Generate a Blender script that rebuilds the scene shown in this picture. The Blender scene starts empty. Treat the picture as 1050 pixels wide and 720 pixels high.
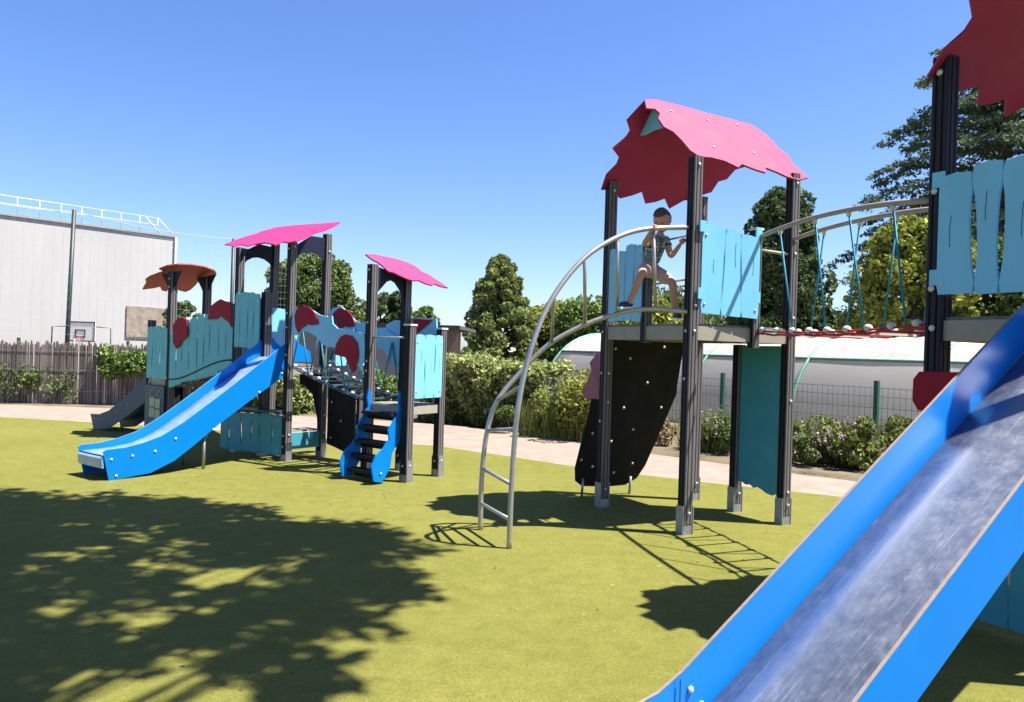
import bpy, bmesh, math, random
from mathutils import Vector, Matrix
R = math.radians
random.seed(7)
S = bpy.context.scene
C = S.collection
# ---------------------------------------------------------------- camera
H, F, RHO = 1.6, 800.0, R(1.8)
CR, SR = math.cos(RHO), math.sin(RHO)
cam = bpy.data.cameras.new('camera'); co = bpy.data.objects.new('camera', cam); C.objects.link(co)
cam.sensor_width = 36; cam.lens = 36*F/1050; cam.clip_end = 2000; cam.clip_start = .05
co.matrix_world = Matrix(((CR, -SR, 0, 0), (0, 0, -1, 0), (SR, CR, 0, H), (0, 0, 0, 1)))
S.camera = co
# ---------------------------------------------------------------- light
SUN_EL, SUN_AZ = R(63.8), R(98)       # azimuth clockwise from +Y
sd = Vector((math.sin(SUN_AZ)*math.cos(SUN_EL), math.cos(SUN_AZ)*math.cos(SUN_EL), math.sin(SUN_EL)))
W = bpy.data.worlds.new('World'); S.world = W; W.use_nodes = True
wn = W.node_tree; bg = wn.nodes['Background']
sky = wn.nodes.new('ShaderNodeTexSky'); sky.sky_type = 'NISHITA'; sky.sun_disc = False
sky.sun_elevation = SUN_EL; sky.sun_rotation = SUN_AZ; sky.ozone_density = 6.0; sky.air_density = 1.0; sky.dust_density = 0.6
hs = wn.nodes.new('ShaderNodeHueSaturation'); hs.inputs['Hue'].default_value = .506; hs.inputs['Saturation'].default_value = 1.12
wm = wn.nodes.new('ShaderNodeMix'); wm.data_type = 'RGBA'; wm.blend_type = 'MULTIPLY'; wm.inputs[0].default_value = 1; wm.inputs[7].default_value = (1.14, 1.10, 1.20, 1)
wn.links.new(sky.outputs[0], hs.inputs['Color']); wn.links.new(hs.outputs[0], wm.inputs[6]); wn.links.new(wm.outputs[2], bg.inputs[0])
bg.inputs[1].default_value = 0.062
sl = bpy.data.lights.new('sun', 'SUN'); so = bpy.data.objects.new('sun', sl); C.objects.link(so)
sl.energy = 5.0; sl.angle = R(.5); sl.color = (1, .95, .87)
so.rotation_euler = sd.to_track_quat('Z', 'Y').to_euler()
S.view_settings.view_transform = 'Standard'; S.view_settings.look = 'None'
S.view_settings.exposure = 1.6; S.view_settings.gamma = 1
S.render.resolution_x = 1024; S.render.resolution_y = 702
S.render.engine = 'CYCLES'

# ---------------------------------------------------------------- helpers
def at(px, py, Y):
    xc = (px-525)/F*Y; yc = (360-py)/F*Y
    return Vector((xc*CR-yc*SR, Y, H+xc*SR+yc*CR))
def G(px, py, z=0):
    xc = (px-525)/F; yc = (360-py)/F
    return at(px, py, (z-H)/(xc*SR+yc*CR))
def hitplane(px, py, P, N):
    o = Vector((0, 0, H)); d = at(px, py, 1)-o
    return o + d*((P-o).dot(N)/d.dot(N))

MATS = {}
def mat(name, col, rough=.6, metal=0, var=.12, scale=6, bump=0, bscale=60, spec=.5, island=0, trans=0, grime=0, coat=0, aniso_scale=None):
    if name in MATS: return MATS[name]
    m = bpy.data.materials.new(name); m.use_nodes = True; nt = m.node_tree; N = nt.nodes; L = nt.links
    b = N['Principled BSDF']; b.inputs['Roughness'].default_value = rough; b.inputs['Metallic'].default_value = metal
    b.inputs['Specular IOR Level'].default_value = spec
    if coat: b.inputs['Coat Weight'].default_value = coat; b.inputs['Coat Roughness'].default_value = .15
    tc = N.new('ShaderNodeTexCoord'); mp = N.new('ShaderNodeMapping'); L.new(tc.outputs['Object'], mp.inputs[0])
    if aniso_scale: mp.inputs['Scale'].default_value = aniso_scale
    no = N.new('ShaderNodeTexNoise'); no.inputs['Scale'].default_value = scale; no.inputs['Detail'].default_value = 6
    L.new(mp.outputs[0], no.inputs['Vector'])
    cr = N.new('ShaderNodeValToRGB'); cr.color_ramp.elements[0].position = .3; cr.color_ramp.elements[1].position = .7
    a = [max(0, c*(1-var)) for c in col]; z = [min(1, c*(1+var)) for c in col]
    cr.color_ramp.elements[0].color = (*a, 1); cr.color_ramp.elements[1].color = (*z, 1)
    L.new(no.outputs[0], cr.inputs[0]); out = cr.outputs[0]
    if grime:
        n2 = N.new('ShaderNodeTexNoise'); n2.inputs['Scale'].default_value = 1.7; n2.inputs['Detail'].default_value = 9; n2.inputs['Roughness'].default_value = .7
        L.new(mp.outputs[0], n2.inputs['Vector'])
        r2 = N.new('ShaderNodeValToRGB'); r2.color_ramp.elements[0].position = .45; r2.color_ramp.elements[1].position = .75
        L.new(n2.outputs[0], r2.inputs[0])
        mx = N.new('ShaderNodeMix'); mx.data_type = 'RGBA'; mx.inputs[7].default_value = (.24, .21, .17, 1)
        mm = N.new('ShaderNodeMath'); mm.operation = 'MULTIPLY'; mm.inputs[1].default_value = grime
        L.new(r2.outputs[0], mm.inputs[0]); L.new(mm.outputs[0], mx.inputs[0]); L.new(out, mx.inputs[6]); out = mx.outputs[2]
    if island:
        g = N.new('ShaderNodeNewGeometry'); h = N.new('ShaderNodeHueSaturation')
        mr = N.new('ShaderNodeMapRange'); mr.inputs[3].default_value = 1-island; mr.inputs[4].default_value = 1+island
        L.new(g.outputs['Random Per Island'], mr.inputs[0]); L.new(mr.outputs[0], h.inputs['Value'])
        mr2 = N.new('ShaderNodeMapRange'); mr2.inputs[3].default_value = .5+island*.05; mr2.inputs[4].default_value = .5-island*.07
        L.new(g.outputs['Random Per Island'], mr2.inputs[0]); L.new(mr2.outputs[0], h.inputs['Hue'])
        L.new(out, h.inputs['Color']); out = h.outputs[0]
    L.new(out, b.inputs['Base Color'])
    if bump:
        n3 = N.new('ShaderNodeTexNoise'); n3.inputs['Scale'].default_value = bscale; n3.inputs['Detail'].default_value = 4
        L.new(mp.outputs[0], n3.inputs['Vector'])
        bp = N.new('ShaderNodeBump'); bp.inputs['Strength'].default_value = bump; bp.inputs['Distance'].default_value = .01
        L.new(n3.outputs[0], bp.inputs['Height']); L.new(bp.outputs[0], b.inputs['Normal'])
    if trans:
        t = N.new('ShaderNodeBsdfTranslucent'); L.new(out, t.inputs[0]); ms = N.new('ShaderNodeMixShader'); ms.inputs[0].default_value = trans
        L.new(b.outputs[0], ms.inputs[1]); L.new(t.outputs[0], ms.inputs[2]); L.new(ms.outputs[0], N['Material Output'].inputs[0])
    MATS[name] = m; return m

def wpos(o):
    v = Vector((0, 0, 0))
    while o is not None: v = v+o.location; o = o.parent
    return v
def obj(name, bm, m, parent=None, smooth=False, origin=None):
    """bm is in world space; the object's origin is its parent's, or its own base"""
    me = bpy.data.meshes.new(name)
    bmesh.ops.recalc_face_normals(bm, faces=bm.faces[:]) if len(bm.faces) < 20000 else None
    if parent is not None: off = wpos(parent)
    else:
        if origin is None:
            xs = [v.co for v in bm.verts]
            off = Vector((sum(v.x for v in xs)/len(xs), sum(v.y for v in xs)/len(xs), min(v.z for v in xs)))
        else: off = Vector(origin)
    bmesh.ops.translate(bm, verts=bm.verts[:], vec=-off)
    bm.to_mesh(me); bm.free()
    if smooth:
        for p in me.polygons: p.use_smooth = True
    for mm in (m if isinstance(m, (list, tuple)) else [m]): me.materials.append(mm)
    o = bpy.data.objects.new(name, me); C.objects.link(o)
    if parent is not None: o.parent = parent
    else: o.location = off
    return o
def tag(o, label=None, cat=None, group=None, kind=None):
    if label: o['label'] = label
    if cat: o['category'] = cat
    if group: o['group'] = group
    if kind: o['kind'] = kind
    return o
def thing(name, loc, label, cat, group=None):
    o = bpy.data.objects.new(name, None); o.empty_display_size = .2; o.location = loc; C.objects.link(o)
    return tag(o, label, cat, group)
def V(x, y=None, z=0):
    return Vector((x[0], x[1], z if y is None else y)) if y is None or hasattr(x, '__len__') else Vector((x, y, z))

def add_prism(bm, pts, vec, mi=0):
    """closed outline pts extruded by vec"""
    a = [bm.verts.new(p) for p in pts]; b = [bm.verts.new(Vector(p)+vec) for p in pts]
    fs = [bm.faces.new(a), bm.faces.new(b[::-1])]
    n = len(pts)
    for i in range(n): fs.append(bm.faces.new((a[i], b[i], b[(i+1) % n], a[(i+1) % n])))
    for f in fs: f.material_index = mi
    return fs
def prism(pts, vec):
    bm = bmesh.new(); add_prism(bm, [Vector(p) for p in pts], Vector(vec)); return bm
def add_box(bm, c, sx, sy, sz, d=(1, 0), mi=0, bev=0):
    """box centred on c in plan, standing on c.z; d = plan direction of its x side"""
    d = Vector((d[0], d[1], 0)).normalized(); e = Vector((-d.y, d.x, 0)); c = Vector(c)
    pts = [c+d*(sx/2*i)+e*(sy/2*j) for i, j in ((-1, -1), (1, -1), (1, 1), (-1, 1))]
    return add_prism(bm, pts, Vector((0, 0, sz)), mi)
def box(c, sx, sy, sz, d=(1, 0)):
    bm = bmesh.new(); add_box(bm, c, sx, sy, sz, d); return bm
def beam_bm(a, b, w, h, bm=None):
    """rectangular bar from a to b, w wide (horizontally) and h high"""
    bm = bm or bmesh.new(); a = Vector(a); b = Vector(b); t = (b-a).normalized()
    s = t.cross(Vector((0, 0, 1)))
    s = Vector((1, 0, 0)) if s.length < 1e-4 else s.normalized(); u = s.cross(t)
    add_prism(bm, [a+s*(w/2*i)+u*(h/2*j) for i, j in ((-1, -1), (1, -1), (1, 1), (-1, 1))], b-a); return bm
def add_tube(bm, pts, r, seg=10, r2=None, caps=True, mi=0):
    pts = [Vector(p) for p in pts]; rings = []; n = len(pts); up = None
    for i, p in enumerate(pts):
        t = (pts[min(i+1, n-1)]-pts[max(i-1, 0)]).normalized()
        if up is None: up = t.cross(Vector((.31, .17, .93)));
        if up.length < 1e-3: up = t.cross(Vector((1, 0, 0)))
        s = (up-t*up.dot(t)).normalized(); q = t.cross(s); up = s
        rr = r if r2 is None else r+(r2-r)*i/(n-1)
        rings.append([bm.verts.new(p+(s*math.cos(k*2*math.pi/seg)+q*math.sin(k*2*math.pi/seg))*rr) for k in range(seg)])
    for i in range(n-1):
        for k in range(seg):
            f = bm.faces.new((rings[i][k], rings[i][(k+1) % seg], rings[i+1][(k+1) % seg], rings[i+1][k])); f.smooth = True; f.material_index = mi
    if caps:
        bm.faces.new(rings[0][::-1]).material_index = mi; bm.faces.new(rings[-1]).material_index = mi
def tube(pts, r, seg=10, r2=None):
    bm = bmesh.new(); add_tube(bm, pts, r, seg, r2); return bm
def spline(pts, n=8):
    pts = [Vector(p) for p in pts]; out = []
    P = [pts[0]*2-pts[1]]+pts+[pts[-1]*2-pts[-2]]
    for i in range(1, len(P)-2):
        for k in range(n):
            t = k/n; a, b, c, d = P[i-1], P[i], P[i+1], P[i+2]
            out.append(.5*((2*b)+(c-a)*t+(2*a-5*b+4*c-d)*t*t+(-a+3*b-3*c+d)*t**3))
    out.append(pts[-1]); return out
def add_ball(bm, c, r, seg=10, rings=6, squash=(1, 1, 1), mi=0):
    res = bmesh.ops.create_uvsphere(bm, u_segments=seg, v_segments=rings, radius=r)
    for v in res['verts']: v.co = Vector((v.co.x*squash[0], v.co.y*squash[1], v.co.z*squash[2]))+Vector(c)
    for v in res['verts']:
        for f in v.link_faces: f.smooth = True; f.material_index = mi
def ball(c, r, **k):
    bm = bmesh.new(); add_ball(bm, c, r, **k); return bm

# ---------------------------------------------------------------- materials
M = dict(
 turf=None,
 postgrey=mat('post_grey_face', (.125, .115, .115), .5, var=.12, scale=20, aniso_scale=(1, 1, .1), spec=.3),
 post=mat('post_plastic', (.018, .017, .024), .55, var=.25, spec=.2, scale=30, aniso_scale=(1, 1, .08), bump=.15, bscale=50),
 galv=mat('galvanised_steel', (0.3360, 0.3440, 0.3600), .45, .7, var=.15, scale=25),
 steel=mat('stainless_tube', (0.4250, 0.4080, 0.3825), .4, .7, var=.08, scale=14),
 bolt=mat('pale_bolt_cap', (0.5280, 0.5120, 0.4800), .35, .2, var=.05),
 teal=mat('teal_board', (.17, .49, .70), .42, spec=.45, var=.06, scale=5, bump=.05, bscale=30, aniso_scale=(1, 1, .3)),
 shadeteal=mat('shaded_teal_board', (.12, .42, .49), .5, var=.07, scale=5, spec=.3),  # teal of the shaded left boards, with the shade put into the colour
 darkteal=mat('green_teal_board', (0.0450, 0.2600, 0.3300), .5, spec=.3, var=.08, scale=5),
 groove=mat('dark_groove', (.01, .03, .05), .7),
 pink=mat('pink_roof_board', (0.2950, 0.0160, 0.0780), .5, spec=.2, var=.06, scale=4, grime=.10),
 hotpink=mat('bright_pink_roof_board', (0.3900, 0.0200, 0.1100), .5, spec=.18, var=.06, scale=4, grime=.10),
 brownred=mat('rust_red_roof_board', (0.3240, 0.0675, 0.0495), .6, spec=.2, var=.08, scale=4),
 red=mat('dark_red_board', (0.2700, 0.0120, 0.0280), .6, spec=.15, var=.08, scale=5),
 plum=mat('faded_plum_board', (.30, .07, .11), .5, var=.08, scale=5),
 blue=mat('blue_slide_plastic', (0.0009, 0.1591, 0.5332), .4, var=.05, scale=3, spec=.14),
 navy=mat('dark_slate_board', (.035, .07, .115), .5, var=.1),
 edgeglint=mat('blue_edge_highlight', (0.1120, 0.2800, 0.5600), .5),  # highlight along the small slides' rims, painted as a paler blue
 edge=mat('cut_edge_beige', (0.2200, 0.1650, 0.1350), .6, var=.12, scale=40),
 black=mat('black_climbing_board', (.012, .012, .012), .75, var=.3, scale=9, spec=.2),
 fascia=mat('beige_deck_beam', (0.2880, 0.2640, 0.2160), .6, var=.08, scale=9),
 deck=mat('grey_deck_board', (.16, .15, .14), .8, var=.2, scale=20, bump=.3, bscale=80),
 rope=mat('teal_rope', (.02, .20, .30), .8, var=.25, scale=150),
 redrope=mat('red_rope', (.36, .02, .035), .8, var=.3, scale=90),
 white=mat('white_plastic', (0.5920, 0.5680, 0.5280), .45, var=.05),
 tile=mat('sage_tile', (.30, .36, .24), .6, var=.1),
 navybracket=mat('navy_bracket', (.008, .012, .03), .6, spec=.2, var=.1),
)
# ---------------------------------------------------------------- ground
def turf_mat():
    m = bpy.data.materials.new('synthetic_turf'); m.use_nodes = True; nt = m.node_tree; N = nt.nodes; L = nt.links
    b = N['Principled BSDF']; b.inputs['Roughness'].default_value = .9; b.inputs['Specular IOR Level'].default_value = .04
    b.inputs['Sheen Weight'].default_value = .06; b.inputs['Sheen Roughness'].default_value = .45; b.inputs['Sheen Tint'].default_value = (.95, .9, .42, 1)
    tc = N.new('ShaderNodeTexCoord')
    def noise(s, d=4, r=.6):
        n = N.new('ShaderNodeTexNoise'); n.inputs['Scale'].default_value = s; n.inputs['Detail'].default_value = d; n.inputs['Roughness'].default_value = r
        L.new(tc.outputs['Object'], n.inputs[0]); return n
    big = noise(.5, 5); mid = noise(6, 5); fine = noise(130, 3, .7); grit = noise(45, 3)
    def ramp(n, a, ca, z, cz):
        r = N.new('ShaderNodeValToRGB'); r.color_ramp.elements[0].position = a; r.color_ramp.elements[1].position = z
        r.color_ramp.elements[0].color = (*ca, 1); r.color_ramp.elements[1].color = (*cz, 1); L.new(n.outputs[0], r.inputs[0]); return r
    base = ramp(big, .3, (.134, .136, .030), .72, (.166, .162, .040))
    def mul(a, r, f):
        x = N.new('ShaderNodeMix'); x.data_type = 'RGBA'; x.blend_type = 'MULTIPLY'; x.inputs[0].default_value = f
        L.new(a, x.inputs[6]); L.new(r.outputs[0], x.inputs[7]); return x.outputs[2]
    o = mul(base.outputs[0], ramp(mid, .3, (.82, .84, .78), .7, (1.12, 1.1, 1.15)), .8)
    o = mul(o, ramp(fine, .3, (.55, .60, .45), .68, (1.35, 1.3, 1.4)), .75)
    o = mul(o, ramp(grit, .3, (.8, .82, .7), .65, (1.12, 1.1, 1.2)), .7)
    sp = ramp(noise(9, 2), .70, (0, 0, 0), .76, (1, 1, 1)); x = N.new('ShaderNodeMix'); x.data_type = 'RGBA'
    mm = N.new('ShaderNodeMath'); mm.operation = 'MULTIPLY'; mm.inputs[1].default_value = .35; L.new(sp.outputs[0], mm.inputs[0]); L.new(mm.outputs[0], x.inputs[0])
    L.new(o, x.inputs[6]); x.inputs[7].default_value = (.42, .33, .17, 1); L.new(x.outputs[2], b.inputs['Base Color'])
    bp = N.new('ShaderNodeBump'); bp.inputs['Strength'].default_value = .7; bp.inputs['Distance'].default_value = .012
    L.new(fine.outputs[0], bp.inputs['Height']); L.new(bp.outputs[0], b.inputs['Normal'])
    return m
M['turf'] = turf_mat()
def sstep(a, b, x):
    t = min(1, max(0, (x-a)/(b-a))); return t*t*(3-2*t)
bm = bmesh.new()
xs = [-600, -300, -150, -80]+list(range(-60, 62, 4))+[80, 150, 300, 600]
ys = [-60, -20, 0, 8, 14, 18, 20, 22, 24, 27, 30, 35, 40, 50, 60, 80, 120, 200, 400, 900]
grid = [[bm.verts.new((x, y, -.012-1.7*sstep(20.5, 27, y)*(1-sstep(-9, -3, x)))) for x in xs] for y in ys]
for j in range(len(ys)-1):
    for i in range(len(xs)-1): bm.faces.new((grid[j][i], grid[j][i+1], grid[j+1][i+1], grid[j+1][i]))
tag(obj('ground', bm, mat('dry_earth', (0.1190, 0.0980, 0.0630), .95, var=.35, scale=1.2, bump=.6, bscale=20, spec=.1), origin=(0, 0, 0)), kind='structure')
def sheet(pts, z, n=1):
    bm = bmesh.new(); bm.faces.new([bm.verts.new((x, y, z)) for x, y in pts]); return bm
near = [(-60, 21), (-30, 17.6), (-10, 15.2), (-6, 14.3), (-1.2, 12.8), (0, 11.8), (1.0, 10.9), (2.4, 10.0), (3.67, 9.33), (9, 6.6), (30, -4)]
far = [(30, -1.6), (9, 7.4), (6.6, 8.9), (4.1, 10.9), (1.3, 13.7), (.7, 15), (-1.4, 16.5), (-5.5, 17.7), (-11.8, 18.0), (-30, 20.5), (-60, 24)]
tag(obj('path', sheet(near+far, .0), mat('pink_gravel', (0.2560, 0.1888, 0.1536), .95, var=.16, scale=3, bump=.5, bscale=70, spec=.1), origin=(0, 0, 0)), kind='structure')
tag(obj('turf', sheet(near+[(30, -30), (-60, -30)], .006), M['turf'], origin=(0, 0, 0)), kind='structure')

# ---------------------------------------------------------------- play equipment parts
BOLT = None
def bolt(p, parent, r=.019, nrm=(0, -1, 0), m='bolt'):
    bm = bmesh.new(); add_ball(bm, (0, 0, 0), r, seg=10, rings=6, squash=(1, 1, .55))
    q = Vector(nrm).normalized().to_track_quat('Z', 'Y').to_matrix()
    for v in bm.verts: v.co = q @ v.co + Vector(p)
    return obj('bolt', bm, M[m], parent, True)
GREY = 'y'
def post(parent, x, y, z0, z1, d, w=.10, foot=True, cap=False, m='post', grey=None):
    grey = grey or GREY
    """square post with grooved faces, d = plan direction of a side"""
    d = Vector((d[0], d[1], 0)).normalized(); e = Vector((-d.y, d.x, 0)); h = w/2; g = .012; c = .008; gw = w*.12
    q = [(-h+c, -h)]
    for s in (-.2, .2): q += [(s*w-gw/2, -h), (s*w-gw/4, -h+g), (s*w+gw/4, -h+g), (s*w+gw/2, -h)]
    q += [(h-c, -h)]
    prof = []
    for k in range(4):
        ca, sa = [(1, 0), (0, 1), (-1, 0), (0, -1)][k]
        prof += [(a*ca-b*sa, a*sa+b*ca) for a, b in q]
    base = .10 if foot else z0
    pts = [Vector((x, y, base))+d*a+e*b for a, b in prof]
    bm = prism(pts, (0, 0, z1-base)); gv = {'x': d, 'y': e}.get(grey)
    bm.normal_update(); ctr = Vector((x, y, 0))
    if gv is not None:
        for f in bm.faces:
            c = f.calc_center_median()-ctr; c.z = 0
            if abs(f.normal.z) < .5 and abs(c.dot(gv)) > h-g-.004 and abs(c.dot(gv)) > abs(c.dot(d if gv is e else e))-.001: f.material_index = 1
    o = obj('post', bm, [M[m], M['postgrey']], parent)
    if foot:
        bm = bmesh.new(); hh = .26
        for s in (-1, 1):
            add_box(bm, Vector((x, y, .002))+d*(s*(h+.006)), .010, w*.98, hh, d)
        add_box(bm, Vector((x, y, .004)), w*.9, w*.9, .09, d)
        obj('foot_bracket', bm, M['galv'], o)
        for s, vv in ((-1, -e), (1, d)): bolt(Vector((x, y, .2))+vv*(h+.012), o, .014, vv)
    if cap:
        bm = bmesh.new(); add_box(bm, (x, y, z1+.001), w*1.12, w*1.12, .022, d)
        obj('post_cap', bm, M['white'], o)
    return o
def planks(parent, a, b, z0, z1, z0b=None, z1b=None, n=4, m='teal', th=.02, slots=None, name='board_panel', rag=.03, seed=0, gap=.012, slr=None):
    """upright panel of joined planks from a to b (plan), slotted between planks"""
    rnd = random.Random(seed+int(a[0]*100)); a = Vector((a[0], a[1], 0)); b = Vector((b[0], b[1], 0))
    z0b = z0 if z0b is None else z0b; z1b = z1 if z1b is None else z1b
    d = b-a; Lg = d.length; d.normalize(); nrm = Vector((d.y, -d.x, 0))
    xs = [0]+[Lg*(i/n)+rnd.uniform(-.18, .18)*Lg/n for i in range(1, n)]+[Lg]
    lean = [0]+[rnd.uniform(-.02, .02) for _ in range(n-1)]+[0]
    bm = bmesh.new()
    slot = [(rnd.uniform(.12, .4), rnd.uniform(.6, .88), rnd.choice([1, 1, .8])) for _ in range(n+1)]
    if slr: slot = [(slr[0]+rnd.uniform(0, .05), slr[1]-rnd.uniform(0, .05), 1) for _ in slot]
    lv = [0, .08, .15, .25, .35, .45, .55, .65, .75, .85, .92, 1]
    for i in range(n):
        top = rnd.uniform(-rag, rag); bot = rnd.uniform(-rag*.6, rag*.6)
        rows = []
        for t in lv:
            def edge(k, sgn):
                x = xs[k]+lean[k]*(2*t-1)
                if 0 < k < n:
                    s0, s1, sw = slot[k]
                    w = gap*sw*max(0, math.sin(math.pi*min(1, max(0, (t-s0)/(s1-s0)))))**.4 if s0 < t < s1 else .0011
                    x += sgn*w
                return x
            l, r = edge(i, 1), edge(i+1, -1)
            if t in (0, 1): cc = (r-l)*.05; l += cc; r -= cc
            def P(x):
                f = x/Lg; zz0 = z0+(z0b-z0)*f+bot; zz1 = z1+(z1b-z1)*f+top
                return a+d*x+Vector((0, 0, zz0+(zz1-zz0)*t))
            mid = (l+r)/2; pm = P(mid)
            if t == 1: pm.z += .012
            rows.append((P(l), pm, P(r)))
        off = nrm*(-th)
        out = [r_[0] for r_ in rows]+[rows[-1][1]]+[r_[2] for r_ in rows[::-1]]
        add_prism(bm, out, off)
    if n <= 3:      # engraved grain lines
        for i in range(n):
            x = xs[i]+(xs[i+1]-xs[i])*rnd.uniform(.3, .7); f = x/Lg
            za = z0+(z0b-z0)*f; zb = z1+(z1b-z1)*f; t0 = rnd.uniform(.15, .6); t1 = t0+rnd.uniform(.15, .3)
            p = [a+d*(x+rnd.uniform(-.006, .006))+nrm*.0015+Vector((0, 0, za+(zb-za)*(t0+(t1-t0)*q/3))) for q in range(4)]
            w = .0018
            for q in range(3): add_prism(bm, [p[q]-d*w, p[q]+d*w, p[q+1]+d*w, p[q+1]-d*w], -nrm*.001, 1)
    o = obj(name, bm, [M[m], M['groove']], parent)
    for f in (.06, .94):
        for t in (.10, .88): bolt(a+d*(Lg*f)+nrm*.002+Vector((0, 0, (z0+(z0b-z0)*f)*(1-t)+(z1+(z1b-z1)*f)*t)), o, .013, nrm)
    return o

def sheet_from_pixels(name, pix, P, N, th, m, parent, away=True):
    N = N.normalized(); pts = [hitplane(x, y, P, N) for x, y in pix]
    return obj(name, prism(pts, -N*th), M[m], parent)

# ================================================================ TOWER C (middle) and its twin N (right)
P1 = Vector((1.57, 7.03, 0)); P4 = Vector((2.63, 7.55, 0)); P2 = Vector((.97, 8.14, 0)); P3 = P2+(P4-P1)
g_ = G(701.5, 548); P1 = g_.copy()
g_ = G(802.5, 538); P4 = g_.copy()
g_ = G(617, 520); P2 = g_.copy(); P3 = P2+(P4-P1)
a_ = (P4-P1).normalized(); b_ = Vector((a_.y, -a_.x, 0))     # a_: along the ridge; b_: out of the P1-P4 side
DZ0, DZ1 = 1.75, 1.90
S1 = P1.lerp(P2, .5); S2 = P1.lerp(P4, .60); P5 = P4.lerp(P3, .5)
Nn = at(962, 330, 5.0); N1 = Vector((Nn.x, 5.0, 0)); SH = N1-P2
N2 = P1+SH; N3 = P3+SH; N4 = P4+SH
LG = []
def up(p, z): return Vector((p.x, p.y, z))

ridge = up(P1.lerp(P2, .5), 4.08)
def roof_planes():
    n1 = a_.cross(up(P1, 3.40)-ridge); n1 = n1 if n1.dot(Vector((0, 0, 1))) > 0 else -n1
    n2 = a_.cross(up(P2, 3.40)-ridge); n2 = n2 if n2.dot(Vector((0, 0, 1))) > 0 else -n2
    return n1.normalized(), n2.normalized()
n1, n2 = roof_planes()
c5 = lambda L: [(590+x/2.88, 90+y/2.88) for x, y in L]
pl1 = c5([(205, 35), (240, 35), (310, 52), (380, 72), (450, 90), (520, 108), (560, 135), (585, 158), (600, 178), (628, 198), (640, 220), (688, 265), (660, 272), (625, 262), (595, 248), (562, 235), (562, 250), (530, 240), (492, 225), (482, 235), (440, 215), (400, 205), (368, 203), (340, 185), (315, 155), (290, 130), (262, 115), (245, 90), (250, 75), (235, 62), (210, 60)])
pl2 = c5([(205, 36), (190, 52), (150, 95), (160, 125), (150, 142), (108, 178), (128, 205), (120, 225), (90, 255), (75, 300), (100, 298), (130, 325), (165, 316), (195, 305), (205, 340), (235, 335), (262, 325), (275, 355), (320, 330), (345, 332), (360, 318), (400, 306), (420, 275), (445, 268), (470, 240), (520, 225), (560, 170), (520, 108)])
R1 = [hitplane(x, y, ridge, n1) for x, y in pl1]
R2 = [hitplane(x, y, ridge, n2) for x, y in pl2]
def tower(root, sh, rz=0):
    sh = Vector((sh.x, sh.y, 0)); fl = sh; sh = Vector((sh.x, sh.y, rz))
    o1 = obj('roof_panel', prism([p+sh for p in R1], -n1*.018), M['pink'], root)
    o2 = obj('roof_panel', prism([p+sh for p in R2], -n2*.018), M['pink'], root)
    for o, nn, RR in ((o1, n1, P1), (o2, n2, P2)):
        for s, t in ((.12, .16), (.5, .2), (.85, .16), (.3, .75), (.75, .72)):
            q = ridge.lerp(up(RR, 3.40), t)+a_*(s*1.15)+sh
            bolt(q+nn*.003, o, .016, nn)
    # teal gable piece, set just inside the roof end
    gp = c5([(206, 58), (150, 156), (178, 142), (203, 139), (226, 126), (257, 117), (262, 112), (250, 82), (235, 66)])
    obj('gable_panel', prism([hitplane(x, y, ridge+a_*.03, a_)+sh for x, y in gp], a_*.02), M['teal'], root)
    # deck
    sh = fl
    cs = [P1, P4, P3, P2]
    bm = bmesh.new(); add_prism(bm, [up(p+sh, DZ1-.02).lerp(up((P1+P3)/2+sh, DZ1-.02), -.02) for p in cs], Vector((0, 0, .02)))
    obj('deck', bm, M['deck'], root)
    for i in range(4):
        p, q = cs[i]+sh, cs[(i+1) % 4]+sh; dd = (q-p).normalized(); o_ = Vector((dd.y, -dd.x, 0))*.012
        obj('deck_beam', beam_bm(up(p+dd*.055+o_, (DZ0+DZ1-.02)/2), up(q-dd*.055+o_, (DZ0+DZ1-.02)/2), .035, DZ1-DZ0-.022), M['fascia'], root)
    return root

T = thing('play_tower', P1.lerp(P3, .5), 'middle play tower with a steep pink gable roof, a boy climbing on its left side', 'play tower', 'tall play towers with gabled pink roofs')
tower(T, Vector((0, 0, 0)))
post(T, P1.x, P1.y, 0, 3.40, a_); post(T, P2.x, P2.y, 0, 3.40, a_); post(T, P3.x, P3.y, 0, 3.38, a_); post(T, P4.x, P4.y, 0, 3.40, a_)
post(T, P5.x, P5.y, 0, 1.74, a_)
post(T, S2.x+b_.x*.03, S2.y+b_.y*.03, 1.70, 2.80, a_, .085, False, True); post(T, S1.x, S1.y, 1.72, 2.72, a_, .085, False)
for p, zz in ((P1, (1.83, 2.06, 3.32)), (P2, (1.4, 1.83, 1.1, 3.3)), (P4, (.32, 1.2, 2.0, 2.62, 2.75, 3.3))):
    for z in zz: bolt(up(p, z)+(b_*.7-a_*.7).normalized()*0+b_*.056-a_*.0, T, .015, b_)
for p, zz in ((P1, (1.83, 1.4)), (P2, (.9, 1.4, 1.83))):
    for z in zz: bolt(up(p, z)-a_*.056, T, .015, -a_)
# sunlit plank panel P1-S2
planks(T, P1+a_*.06+b_*.055, S2-a_*.0+b_*.085, 2.0, 2.80, 1.97, 2.72, n=3, m='teal', rag=.008, seed=4, gap=.010, slr=(.22, .8))
for z in (2.72, 2.12):
    for p in (P1+a_*.045, S2-a_*.01):
        obj('mounting_tab', box(up(p+b_*.07, z), .07, .018, .10, a_), M['teal'], T)
# plank panel on the rear half of the P1-P2 side
planks(T, P2+(P1-P2).normalized()*.06-a_*.04, S1+(P2-P1).normalized()*.02-a_*.05, 1.93, 2.66, n=4, m='teal', seed=11)
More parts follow.
